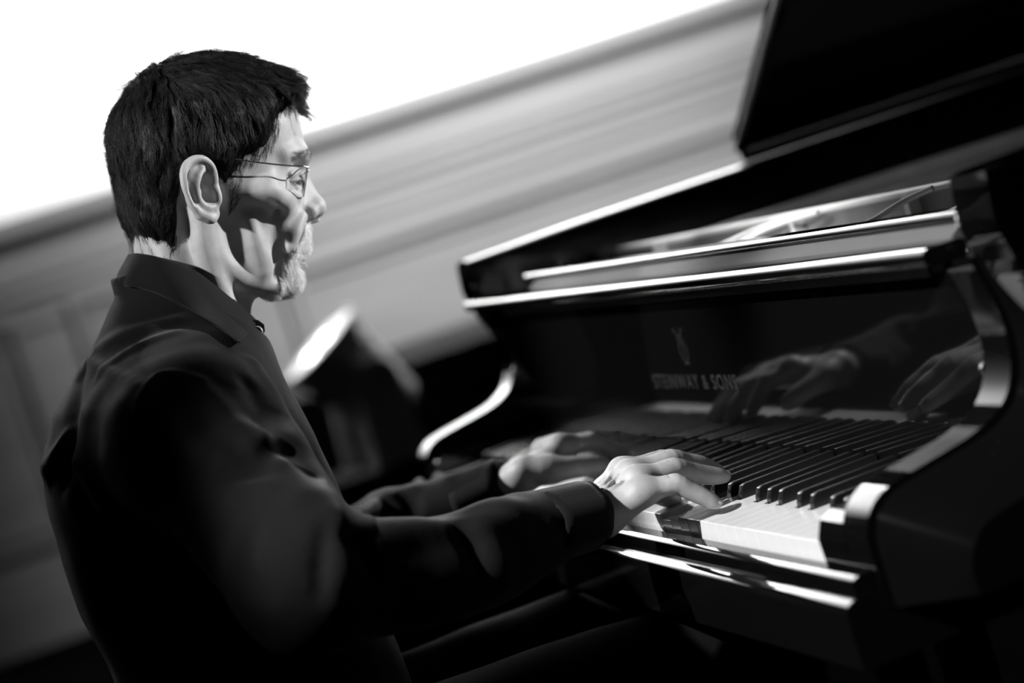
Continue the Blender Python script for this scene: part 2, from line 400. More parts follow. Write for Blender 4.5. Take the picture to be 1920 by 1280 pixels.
body = box('case_body', -0.35, 0.45, -1.7, 2.2, 0.04, 0.339, 'caseblack', cs, 0.006, 2)
for yy in (-1.7, 2.2):
    for xx in (0.45,):
        for zz in (0.04, 0.339):
            box('metal_corner', xx - 0.04, xx + 0.004, yy - 0.004 if yy < 0 else yy - 0.05, yy + 0.05 if yy < 0 else yy + 0.004, zz - 0.035 if zz > 0.1 else zz, zz + 0.004 if zz > 0.1 else zz + 0.04, 'brass', cs, 0.006, 2)
for yy in (-1.35, -1.0, 0.2):
    box('latch', 0.448, 0.462, yy, yy + 0.09, 0.20, 0.26, 'brass', cs, 0.004, 2)
for yy in (-1.5, 2.0):
    for xx in (-0.3, 0.4):
        bm = bmesh.new(); lathe(bm, [(0.03, -0.015), (0.033, 0), (0.03, 0.015)], (xx, yy, 0.033), (1, 0, 0), 16)
        frombm('caster', bm, 'caseblack', cs, 40)

big = empty('equipment_trunk', (-4.45, 1.5, 0)); tag(big, 'tall plain black equipment trunk standing against the panelled wall behind the stage lamp', 'trunk')
box('trunk_body', -0.42, 0.42, -1.45, 1.9, 0.0, 0.56, 'caseblack', big, 0.01, 2)
box('trunk_lid', -0.43, 0.43, -1.46, 1.91, 0.562, 0.645, 'caseblack', big, 0.012, 2)
PRESS_W = {36: 0.6, 37: 0.35}; PRESS_B = set()
# ================================================================ the grand piano
piano = empty('grand_piano'); tag(piano, 'black lacquered concert grand piano with its lid raised, in front of the pianist', 'piano')
XI, XO = 0.664, 0.765
XA = 0.708           # inner face of the case wall; the cheeks inside it reach in to XI
ZT = 0.972
prof0 = [(0.138, ZT), (0.1355, 0.955), (0.134, 0.932), (0.139, 0.912), (0.1445, 0.893), (0.149, 0.872), (0.1505, 0.853), (0.149, 0.836), (0.144, 0.820), (0.135, 0.806), (0.121, 0.796), (0.102, 0.789), (0.07, 0.783), (0.035, 0.777), (0.018, 0.772), (0.006, 0.762), (0.000, 0.750), (-0.002, 0.735), (-0.002, 0.69)]
cur = catmull([(p[0], p[1], 0) for p in prof0], 3)[:, :2]
def case_outline(t):
    """outer plan of the case beyond the arms, offset inward by t: list of (x, y) from bass to treble"""
    P = [(-XO, 0.5), (-XO, 1.0), (-XO, 1.7), (-XO, 2.3), (-0.70, 2.55), (-0.58, 2.70), (-0.38, 2.74), (-0.18, 2.68), (-0.02, 2.50), (0.08, 2.2), (0.18, 1.85), (0.36, 1.5), (0.58, 1.25), (0.70, 1.02), (XO, 0.8), (XO, 0.5)]
    C = catmull([(a, b_, 0) for a, b_ in P], 6)[:, :2]
    T = np.gradient(C, axis=0); T /= np.linalg.norm(T, axis=1)[:, None]; N = np.stack([T[:, 1], -T[:, 0]], 1)
    return C + N * t
bm = bmesh.new()
for s in (-1, 1):
    poly = [(a + 0.006, b_ - (0.004 if b_ < 0.9 else 0)) for a, b_ in cur] + [(0.5, 0.69), (0.5, ZT)]
    rowsA = []
    for u in np.linspace(0, 1, 8):
        L_ = []
        for a, b_ in poly:
            t = min(max((0.905 - b_) / 0.10, 0), 1); t = t * t * (3 - 2 * t); d_ = 0.040 * u * t if a < 0.49 else 0
            L_.append(bm.verts.new((s * (XA + (XO - XA) * u), a + d_, max(b_ - 0.8 * d_, 0.69))))
        rowsA.append(L_)
    for ra, rb in zip(rowsA, rowsA[1:]):
        for q in range(len(poly)): bm.faces.new((ra[q], ra[(q + 1) % len(poly)], rb[(q + 1) % len(poly)], rb[q]))
    bm.faces.new(rowsA[0]); bm.faces.new(rowsA[-1][::-1])
A = case_outline(0); B = case_outline(XO - XA); n = len(A); V = []
for (o_, i_) in zip(A, B): V.append([bm.verts.new((o_[0], o_[1], 0.69)), bm.verts.new((o_[0], o_[1], ZT - 0.004)), bm.verts.new((o_[0] * 0.995, o_[1], ZT)), bm.verts.new((i_[0], i_[1], ZT)), bm.verts.new((i_[0], i_[1], 0.69))])
for i in range(n - 1):
    for k in range(5): bm.faces.new((V[i][k], V[i][(k + 1) % 5], V[i + 1][(k + 1) % 5], V[i + 1][k]))
frombm('rim', bm, 'lacquer', piano, 35)
# cheeks: the curved inner arms beside the keys
for s in (-1, 1):
    bm = bmesh.new(); c2 = [(a, b_) for a, b_ in cur if b_ < 0.912]; c2 = [(c2[0][0], 0.9115)] + c2 + [(0.30, 0.69), (0.30, 0.9115)]
    x0, x1 = sorted((s * XI, s * (XA - 0.0005))); prism(bm, c2, x0, x1, 'x'); bevel(bm, 0.0035, 3, 50); frombm('cheek', bm, 'lacquer', piano, 35)
# crowned moulding along the top of the case wall
cap_out = [(-XO, 0.146), (-XO, 0.30)] + [tuple(p) for p in case_outline(0)] + [(XO, 0.30), (XO, 0.146)]
C_ = np.array(cap_out); C_ = C_[np.concatenate([[True], np.linalg.norm(np.diff(C_, axis=0), axis=1) > 1e-5])]
T_c = np.gradient(C_, axis=0); T_c /= np.linalg.norm(T_c, axis=1)[:, None]; N_c = np.stack([T_c[:, 1], -T_c[:, 0]], 1)
bm = bmesh.new(); us = np.linspace(0, 1, 11); wcap = XO - XA; rowsK = []
for i, (p, nn) in enumerate(zip(C_, N_c)):
    e_ = 0.55 if i in (0, len(C_) - 1) else 1.0
    rowsK.append([bm.verts.new((p[0] + nn[0] * wcap * u, p[1] + nn[1] * wcap * u, ZT + 0.0068 * e_ * (1 - (2 * u - 1) ** 2) ** 0.8)) for u in us])
for a, b_ in zip(rowsK, rowsK[1:]):
    for k in range(10): bm.faces.new((a[k], a[k + 1], b_[k + 1], b_[k]))
frombm('rim_moulding', bm, 'lacquer', piano, 180)
# key bed with its rounded front edge, key slip in front of the keys
def rr(y0, y1, z0, z1, r, n=6):
    """box section with a rounded upper front (y0) and upper back edge"""
    P = [(y0, z0)]
    P += [(y0 + r - r * math.cos(t), z1 - r + r * math.sin(t)) for t in np.linspace(0, math.pi / 2, n)]
    P += [(y1 - 0.002 + 0.002 * math.sin(t), z1 - 0.002 + 0.002 * math.cos(t)) for t in np.linspace(0, math.pi / 2, 3)]
    P += [(y1, z0)]; return P
bm = bmesh.new(); prism(bm, rr(-0.034, 0.5, 0.655, 0.7065, 0.010), -XA + 0.001, XA - 0.001, 'x')
frombm('key_bed', bm, 'lacquer', piano, 50)
bm = bmesh.new(); prism(bm, rr(-0.0215, -0.0035, 0.7066, 0.7210, 0.006), -XA + 0.004, XA - 0.004, 'x')
frombm('keyslip', bm, 'lacquer', piano, 50)
for s in (-1, 1):
    bm = bmesh.new(); x0, x1 = sorted((s * 0.6145, s * (XI - 0.0005)))
    kb = [(-0.002, 0.7070), (-0.003, 0.738), (0.003, 0.752), (0.014, 0.757), (0.06, 0.757), (0.10, 0.757), (0.148, 0.757), (0.148, 0.7070)]
    prism(bm, kb, x0, x1, 'x'); bevel(bm, 0.003, 3, 25); frombm('keyblock', bm, 'lacquer', piano, 45)
# fallboard, standing open behind the keys
bm = bmesh.new()
fb = [(0.150, 0.738), (0.1535, 0.90), (0.147, 0.902), (0.147, 0.910), (0.153, 0.912), (0.165, 0.912), (0.165, 0.738)]
prism(bm, fb, -XI + 0.001, XI - 0.001, 'x'); fall = frombm('fallboard', bm, 'lacquer', piano, 30)
# continuous hinge just under the lip
bm = bmesh.new()
kn = 64
for i in range(kn):
    a = -0.62 + i * 1.24 / kn; lathe(bm, [(0.0018, 0.0004), (0.0022, 0.001), (0.0022, 1.24 / kn - 0.001), (0.0018, 1.24 / kn - 0.0004)], (a, 0.1455, 0.9085), (1, 0, 0), 8)
bbox(bm, -0.62, 0.62, 0.1466, 0.1478, 0.898, 0.9085)
frombm('piano_hinge', bm, mat('hinge_metal', 0.10, 0.35, metal=1.0), fall, 40)
# lettering and lyre emblem on the fallboard
def letters(name, txt, size, loc, parent, material):
    cu = bpy.data.curves.new(name, 'FONT'); cu.body = txt; cu.size = size; cu.align_x = 'CENTER'; cu.align_y = 'CENTER'; cu.extrude = 0.0004; cu.space_character = 1.18
    t = bpy.data.objects.new(name, cu); COL.objects.link(t); dg = bpy.context.evaluated_depsgraph_get()
    me = bpy.data.meshes.new_from_object(t.evaluated_get(dg)); bpy.data.objects.remove(t); bpy.data.curves.remove(cu)
    o = link(name, me, material, parent); o.rotation_euler = (math.pi / 2, 0, 0); o.location = loc; return o
lt = letters('lettering', 'STEINWAY & SONS', 0.0215, (-0.008, 0.1512, 0.809), fall, 'letter')
wdt = max(v.co.x for v in lt.data.vertices) - min(v.co.x for v in lt.data.vertices); lt.scale = (0.25 / wdt, 1, 1); lt['label'] = 'brass lettering inlaid on the black fallboard'
em = []
bm = bmesh.new()
def flat(pts, w, z0=0.848):
    P = catmull([(a, b_, 0) for a, b_ in pts], 6)[:, :2]; T = np.gradient(P, axis=0); T /= np.linalg.norm(T, axis=1)[:, None] + 1e-9; N = np.stack([-T[:, 1], T[:, 0]], 1)
    W_ = w * (1 - 0.6 * np.abs(np.linspace(-1, 1, len(P)))); L_ = P + N * W_[:, None]; R_ = P - N * W_[:, None]
    rows = [[bm.verts.new((q[0] - 0.008, 0.1516 - d, z0 + q[1])) for q in (l, r) for d in (0.0, 0.0006)] for l, r in zip(L_, R_)]
    for a, b_ in zip(rows, rows[1:]):
        for i, j in ((0, 1), (1, 3), (3, 2), (2, 0)): bm.faces.new((a[i], a[j], b_[j], b_[i]))
for s in (-1, 1):
    flat([(s * 0.001, -0.017), (s * 0.009, -0.012), (s * 0.011, -0.003), (s * 0.006, 0.006), (s * 0.007, 0.014), (s * 0.012, 0.019), (s * 0.013, 0.014)], 0.0013)
    flat([(s * 0.002, -0.014), (s * 0.0022, 0.012)], 0.0004)
flat([(-0.009, 0.013), (0, 0.0115), (0.009, 0.013)], 0.0009); flat([(-0.008, -0.019), (0, -0.018), (0.008, -0.019)], 0.0012); flat([(0, -0.014), (0, 0.02)], 0.0004)
frombm('emblem', bm, 'letter', fall)['label'] = 'small brass lyre emblem above the lettering'
# shelf board over the fallboard, with rounded front and back edges
def board(name, y0, y1, z0, z1, x0, x1, r, m):
    P = []
    for cy, cz, a0 in ((y0 + r, z1 - r, math.pi), (y1 - r, z1 - r, math.pi / 2), (y1 - r, z0 + r, 0), (y0 + r, z0 + r, -math.pi / 2)):
        P += [(cy + r * math.cos(a0 - t), cz + r * math.sin(a0 - t)) for t in np.linspace(0, math.pi / 2, 6)]
    bm = bmesh.new(); prism(bm, P, x0, x1, 'x'); return frombm(name, bm, m, piano, 40)
board('fallboard_lip', 0.119, 0.156, 0.912, 0.9255, -XA + 0.014, XA - 0.03, 0.0055, 'lacquer')
bm = bmesh.new(); prism(bm, [(0.1565, 0.912), (0.1565, 0.9235), (0.1685, 0.9325), (0.176, 0.9325), (0.176, 0.912)], -0.515, XI - 0.012, 'x'); frombm('shelf_front', bm, 'satin', piano, 30)
board('music_shelf', 0.1695, 0.192, 0.9328, 0.9415, -0.562, XA - 0.002, 0.0038, 'lacquer')
# pins that carry the fallboard in the arms
for s in (-1, 1):
    for (yy, zz, rr_) in ((0.1235, 0.8235, 0.0055), (0.1240, 0.9335, 0.0055)):
        bm = bmesh.new(); lathe(bm, [(rr_, 0), (rr_, 0.004), (rr_ * 0.7, 0.0065), (0.001, 0.0072)], (s * ((XA if zz > 0.9 else XI) - 0.0005), yy + (0.022 if zz > 0.9 else 0.026), zz + (0.006 if zz > 0.9 else 0)), (-s, 0, 0), 20)
        frombm('pivot_pin', bm, 'brass', piano, 50)
# cast plate with pin field, ribs and pale curved bars, then the strings
bm = bmesh.new()
bbox(bm, -XA + 0.002, XA - 0.002, 0.20, 0.50, 0.868, 0.878)
prism(bm, [(-0.655, 0.322), (0.655, 0.432), (0.655, 0.446), (-0.655, 0.336)], 0.878, 0.925, 'z')
B_in = case_outline(XO - XA + 0.002)
vs = [bm.verts.new((p[0], p[1], 0.872)) for p in B_in]; bm.faces.new(vs)
plate = frombm('iron_plate', bm, 'plate', piano, 35)
tube('plate_rail', [(-0.655, 0.326, 0.9275), (0.655, 0.436, 0.9295)], 0.0042, 'railmetal', plate, 12)
for xx in (-0.50, -0.13, 0.12, 0.40):
    yy = 0.322 + (xx + 0.655) * 0.084
    box('plate_rib', xx - 0.006, xx + 0.006, yy - 0.012, yy + 0.002, 0.878, 0.929, 'railmetal', plate, 0.003, 2)
    tube('plate_bar', [(xx, yy + 0.01, 0.915), (xx - 0.03, 1.0, 0.90), (xx - 0.1, 1.7, 0.89)], 0.012, 'plate', plate, 8)
for pts in (((1338, 474), (1350, 458), (1368, 447), (1400, 438)), ((1376, 468), (1388, 450), (1405, 440), (1440, 431)), ((1600, 440), (1612, 420), (1625, 402), (1645, 388)), ((1744, 419), (1757, 405), (1768, 390), (1780, 379))):
    P = [at(a, b_, y=0.30) for a, b_ in pts]; P = [p + np.array([0, 0.02 * i, 0]) for i, p in enumerate(P)]
    base = P[0].copy(); base[2] = 0.879
    tube('curved_bar', [base] + P, 0.0030, 'railmetal', plate, 8, 5)
bm = bmesh.new()
for i in range(110):
    xx = -0.62 + i * 0.0112; yy = 0.24 + (i % 3) * 0.014; lathe(bm, [(0.0032, 0), (0.0032, 0.018), (0.0024, 0.019)], (xx, yy, 0.878), (0, 0, 1), 6)
frombm('tuning_pin', bm, 'string', piano, 40)['kind'] = 'stuff'
bm = bmesh.new()
for i in range(90):
    xx = -0.60 + i * 0.0135; y1 = 2.5 - max(0, (xx + 0.55)) * 1.4
    bbox(bm, xx - 0.0006, xx + 0.0006, 0.26, y1, 0.8845, 0.8857)
frombm('strings', bm, 'string', piano)['kind'] = 'stuff'
# keys
def extr(poly, z0, z1, bw):
    bm = bmesh.new(); prism(bm, poly, z0, z1, 'z')
    es = [e for e in bm.edges if all(abs(v.co.z - z1) < 1e-6 for v in e.verts)] + [e for e in bm.edges if abs(e.verts[0].co.z - e.verts[1].co.z) > 1e-3 and all(v.co.y < 0.001 for v in e.verts)]
    bevel(bm, bw, 2, 0, es); return bm
WP = 1.2246 / 52; X0 = -0.6123; GAP = 0.0003
pat = {0: (0, 1), 1: (1, 1), 2: (1, 0), 3: (0, 1), 4: (1, 1), 5: (1, 1), 6: (1, 0)}     # C D E F G A B: black key on its left, right
boff = {0: -0.0025, 1: 0.0025, 3: -0.003, 4: 0.0, 5: 0.003}
pressed_w = {}
def keyname(i): return (i + 5) % 7          # 0 = C; the keyboard starts on A
for i in range(52):
    nme = keyname(i); x0 = X0 + i * WP; x1 = x0 + WP; l, r = pat[nme]
    if i == 0: l = 0
    if i == 51: l, r = 0, 0
    xl, xr = x0 + GAP, x1 - GAP
    cl = (x0 + boff.get((nme - 1) % 7, 0) + 0.0062) if l else xl
    cr = (x1 + boff.get(nme, 0) - 0.0062) if r else xr
    poly = [(xl, 0), (xr, 0), (xr, 0.050), (cr, 0.050), (cr, 0.1495), (cl, 0.1495), (cl, 0.050), (xl, 0.050)]
    P2 = []
    for p in poly:
        if not P2 or (abs(P2[-1][0] - p[0]) + abs(P2[-1][1] - p[1])) > 1e-6: P2.append(p)
    o = frombm('white_key', extr(P2, -0.0225, 0.0, 0.0005), 'ivory', piano, None)
    o.location = (0, 0, 0.735)
    if i in PRESS_W: o.rotation_euler = (math.radians(2.6 * PRESS_W[i]), 0, 0); o.location = (0, 0, 0.735 - 0.0085 * PRESS_W[i])
    if nme in boff and i < 51:
        xc = x1 + boff[nme]; bm = bmesh.new()
        prof_k = [(0.0515, -0.01), (0.0535, 0.004), (0.0565, 0.0108), (0.060, 0.0120), (0.148, 0.0125), (0.148, -0.01)]
        L_ = []; w0, w1 = 0.0052, 0.0043
        for s in (-1, 1): L_.append([bm.verts.new((xc + s * (w0 if z < 0.006 else w1), y, z)) for y, z in prof_k])
        bm.faces.new(L_[0]); bm.faces.new(L_[1][::-1])
        for q in range(len(prof_k)): bm.faces.new((L_[0][q], L_[0][(q + 1) % len(prof_k)], L_[1][(q + 1) % len(prof_k)], L_[1][q]))
        bmesh.ops.recalc_face_normals(bm, faces=bm.faces)
        bevel(bm, 0.0009, 2, 30)
        k = frombm('black_key', bm, 'ebony', piano, 40); k.location = (0, 0, 0.735)
        if i in PRESS_B: k.location = (0, 0, 0.728)
# lid, hinged along the bass side, its front flap folded back on top
LA = math.radians(30.6); HX, HZ = -XO - 0.004, 0.983
Lo = case_outline(-0.012); Lo = [(p[0], max(p[1], 0.578)) for p in Lo]
poly = []
for p in Lo:
    q = (p[0] - HX, p[1])
    if not poly or math.hypot(poly[-1][0] - q[0], poly[-1][1] - q[1]) > 1e-4: poly.append(q)
lid = empty('lid', (HX, 0, HZ), piano); lid.rotation_euler = (0, -LA, 0)
bm = bmesh.new(); prism(bm, poly, 0.0, 0.020, 'z'); bevel(bm, 0.004, 2, 50); frombm('lid_panel', bm, 'lacquer', lid, 40)
bm = bmesh.new(); bbox(bm, -0.012, 2 * XO + 0.012, 0.582, 0.99, 0.028, 0.046); bevel(bm, 0.004, 2); frombm('lid_flap', bm, 'lacquer', lid, 40)
bm = bmesh.new(); lathe(bm, [(0.0035, -0.010), (0.0045, -0.008), (0.0045, 2 * XO - 0.01), (0.0035, 2 * XO)], (0, 0.5780, 0.0235), (1, 0, 0), 14)
frombm('flap_hinge', bm, 'railmetal', lid, 40)
s_ = 0.95; tube('lid_prop', [(0.68, 1.15, 0.93), (HX + s_ * math.cos(LA), 1.2, HZ + s_ * math.sin(LA) - 0.004)], 0.011, 'lacquer', piano, 12)
# legs and pedal lyre
for (xx, yy) in ((-0.60, 0.35), (0.60, 0.35), (-0.38, 2.45)):
    bm = bmesh.new(); prof_l = [(0.085, 0.0), (0.085, -0.03), (0.07, -0.06), (0.062, -0.12), (0.048, -0.45), (0.055, -0.50), (0.05, -0.56), (0.02, -0.575)]
    lathe(bm, [(r * 1.1, h) for r, h in prof_l][::-1], (xx, yy, 0.66), (0, 0, 1), 8); lg = frombm('leg', bm, 'lacquer', piano, 30)
    bm = bmesh.new(); lathe(bm, [(0.03, -0.015), (0.04, -0.012), (0.04, 0.012), (0.03, 0.015)], (xx, yy, 0.04), (1, 0, 0), 20); bbox(bm, xx - 0.02, xx + 0.02, yy - 0.02, yy + 0.02, 0.05, 0.09)
    frombm('caster', bm, 'brass', lg, 40)
bm = bmesh.new()
for s in (-1, 1): bbox(bm, s * 0.09 - 0.012, s * 0.09 + 0.012, 0.28, 0.33, 0.14, 0.66)
bbox(bm, -0.16, 0.16, 0.25, 0.36, 0.07, 0.14); bevel(bm, 0.006, 2); lyre = frombm('pedal_lyre', bm, 'lacquer', piano, 40)
for xx in (-0.07, 0, 0.07): tube('pedal', [(xx, 0.26, 0.10), (xx, 0.19, 0.10), (xx, 0.14, 0.092)], [0.009, 0.009, 0.013], 'brass', lyre, 10)
# soundboard underside closes the case
bm = bmesh.new(); prism(bm, [(-XI, 0.3)] + [tuple(p) for p in case_outline(XO - XA)] + [(XI, 0.3)], 0.7068, 0.72, 'z'); frombm('soundboard', bm, 'caseblack', piano)
# ================================================================ the pianist
person = empty('person', (0.05, -0.36, 0.0))
tag(person, 'seated man with glasses and grey goatee in a dark shirt, hands on the piano keys', 'person')
POFF = np.array([0.05, -0.36, 0.0])
def pmesh(name, V, Q, material, parent=None, smooth=180):
    return npmesh(name, np.asarray(V) - POFF, Q, material, parent or person, smooth)
# ---- head, in its own frame: x sideways, a forward, b up (metres), pitched 12 degrees down
HXC = 0.05
HO = at(400, 358, x=HXC); HP = math.radians(12)
EA = np.array([0, math.cos(HP), -math.sin(HP)]); EB = np.array([0, math.sin(HP), math.cos(HP)])
def h2w(P):
    P = np.asarray(P, float); return HO + np.outer(P[:, 0], [1, 0, 0]) + np.outer(P[:, 1], EA) + np.outer(P[:, 2], EB)
def w2h(P):
    d = np.asarray(P, float) - HO; return np.stack([d @ np.array([1, 0, 0]), d @ EA, d @ EB], -1)
rows = [  # height b: (a, half width) in mm
 (124, [(-14, 0), (-4, 7), (5, 8), (14, 7), (24, 0)]),
 (118, [(-32, 0), (-12, 24), (5, 28), (20, 24), (42, 0)]),
 (110, [(-50, 0), (-25, 40), (0, 47), (25, 40), (58, 0)]),
 (95, [(-68, 0), (-40, 53), (-5, 62), (35, 54), (60, 36), (75, 0)]),
 (75, [(-80, 0), (-50, 63), (-10, 72), (30, 66), (60, 52), (78, 33), (86.5, 0)]),
 (52, [(-85, 0), (-55, 67), (-10, 76), (25, 71), (50, 62), (68, 50), (81, 32), (89, 0)]),
 (36, [(-85, 0), (-55, 67), (-10, 76), (25, 70), (50, 60.5), (68, 51), (82, 35), (90, 0)]),
 (26, [(-83, 0), (-55, 66), (-10, 75), (20, 69), (45, 61), (62, 55), (76, 45), (87, 26), (93.5, 0)]),
 (14, [(-81, 0), (-55, 64), (-10, 73), (20, 68), (45, 62), (57, 55), (65, 46), (73, 32), (81, 16), (87, 9), (92, 0)]),
 (2, [(-78, 0), (-55, 61), (-10, 71), (20, 68), (45, 65.5), (56, 55), (63, 46), (69, 32), (77, 15), (86, 8), (93.5, 0)]),
 (-8, [(-74, 0), (-50, 56), (-10, 68), (20, 68), (45, 66.0), (58, 55), (66, 44), (72, 30), (79, 15), (88, 9), (98, 0)]),
 (-16, [(-68, 0), (-45, 50), (-10, 64), (20, 66), (45, 63.5), (60, 52), (69, 41), (76, 26), (82, 15), (90, 10.5), (101, 0)]),
 (-24, [(-58, 0), (-38, 44), (-10, 60), (20, 62), (45, 58.5), (61, 48), (72, 35), (79, 21), (84, 15), (92, 12), (103.3, 0)]),
 (-30, [(-50, 0), (-32, 40), (-10, 57), (20, 59), (45, 54.5), (61, 45), (72, 33), (79, 20), (85, 15), (93, 11), (102, 0)]),
 (-36, [(-45, 0), (-30, 39), (-10, 55), (20, 57), (45, 51.5), (60, 42), (72, 31), (80, 18), (85, 10), (90, 0)]),
 (-46, [(-40, 0), (-28, 38), (-10, 54), (20, 55), (45, 49.0), (59, 40), (71, 30), (79, 18), (85.5, 0)]),
 (-58, [(-34, 0), (-22, 41), (-5, 52), (20, 52), (45, 46.0), (58, 36), (69, 26), (76, 15), (81, 0)]),
 (-66, [(-29, 0), (-17, 41), (0, 50), (22, 50), (45, 44.0), (56, 34), (66, 25), (73, 15), (77, 0)]),
 (-74, [(-24, 0), (-12, 40), (5, 48), (27, 47), (45, 42.5), (57, 32), (66, 23), (71, 14), (75, 0)]),
 (-82, [(-16, 0), (-4, 38), (12, 45), (30, 43), (48, 36), (58, 28), (66, 18), (72, 0)]),
 (-90, [(-4, 0), (8, 34), (24, 39), (42, 34), (55, 26), (64, 17), (70, 0)]),
 (-97, [(14, 0), (26, 24), (40, 27), (54, 20), (61, 12), (65, 0)]),
 (-102, [(28, 0), (38, 12), (48, 12), (56, 0)])]
NS = 61
def table(rows):
    B = []; A0 = []; A1 = []; HH = []
    for b_, kn_ in rows:
        a = np.array([k[0] for k in kn_], float); H = np.array([k[1] for k in kn_], float) ** 2
        s = (a - a[0]) / (a[-1] - a[0]); S = np.linspace(0, 1, NS)
        # monotone cubic through H^2
        m = np.zeros(len(s)); dlt = np.diff(H) / np.diff(s)
        for i in range(1, len(s) - 1):
            m[i] = 0 if dlt[i - 1] * dlt[i] <= 0 else 2 / (1 / dlt[i - 1] + 1 / dlt[i])
        m[0] = dlt[0] * 1.35; m[-1] = dlt[-1] * 1.35
        j = np.clip(np.searchsorted(s, S) - 1, 0, len(s) - 2); hh_ = s[j + 1] - s[j]; t = (S - s[j]) / hh_
        v = (2 * t ** 3 - 3 * t ** 2 + 1) * H[j] + (t ** 3 - 2 * t ** 2 + t) * hh_ * m[j] + (-2 * t ** 3 + 3 * t ** 2) * H[j + 1] + (t ** 3 - t ** 2) * hh_ * m[j + 1]
        B.append(b_); A0.append(a[0]); A1.append(a[-1]); HH.append(v)
    o = np.argsort(B); return np.array(B, float)[o], np.array(A0)[o], np.array(A1)[o], np.array(HH)[o]
def blur2(Q, sg, it=1):
    r = int(3 * sg) + 1; k = np.exp(-np.arange(-r, r + 1) ** 2 / (2 * sg * sg)); k /= k.sum()
    Q = np.pad(Q, r, mode='edge'); Q = np.apply_along_axis(lambda v: np.convolve(v, k, 'valid'), 0, Q); return np.apply_along_axis(lambda v: np.convolve(v, k, 'valid'), 1, Q)
hh = 0.0013
HF = Field((-0.113, -0.108, -0.150), (0.113, 0.118, 0.138), hh)
Bt, A0t, A1t, HHt = table(rows)
ag = HF.ax[1] * 1000; bg = HF.ax[2] * 1000
Q2 = np.zeros((len(ag), len(bg)))
for j, b_ in enumerate(bg):
    if b_ > Bt[-1]: bb, top = Bt[-1], b_ - Bt[-1]
    elif b_ < Bt[0]: bb, top = Bt[0], Bt[0] - b_
    else: bb, top = b_, 0
    a0 = np.interp(bb, Bt, A0t); a1 = np.interp(bb, Bt, A1t)
    i = min(max(np.searchsorted(Bt, bb) - 1, 0), len(Bt) - 2); w_ = (bb - Bt[i]) / (Bt[i + 1] - Bt[i]); Hr = HHt[i] * (1 - w_) + HHt[i + 1] * w_
    s = (ag - a0) / (a1 - a0); v = np.interp(s, np.linspace(0, 1, NS), Hr)
    sl0 = (Hr[1] - Hr[0]) * (NS - 1) / (a1 - a0); sl1 = (Hr[-2] - Hr[-1]) * (NS - 1) / (a1 - a0)
    v = np.where(s < 0, (ag - a0) * sl0, v); v = np.where(s > 1, -(ag - a1) * sl1, v)
    Q2[:, j] = v - top * 60
Q2 = blur2(Q2, 1.1)
X = HF.ax[0][:, None, None] * 1000
PHI = (X ** 2 - Q2[None]) / (np.sqrt(np.maximum(Q2[None], 0)) + np.abs(X) + 12)
gx, ga, gb = np.gradient(PHI, hh * 1000); G = np.sqrt(gx * gx + ga * ga + gb * gb); PHI = PHI / np.clip(G, 0.35, 4)
HF.D = reinit((PHI / 1000).astype(np.float32), hh)
SKULL = HF.D.copy()
mm = lambda *p: tuple(v / 1000 for v in p)
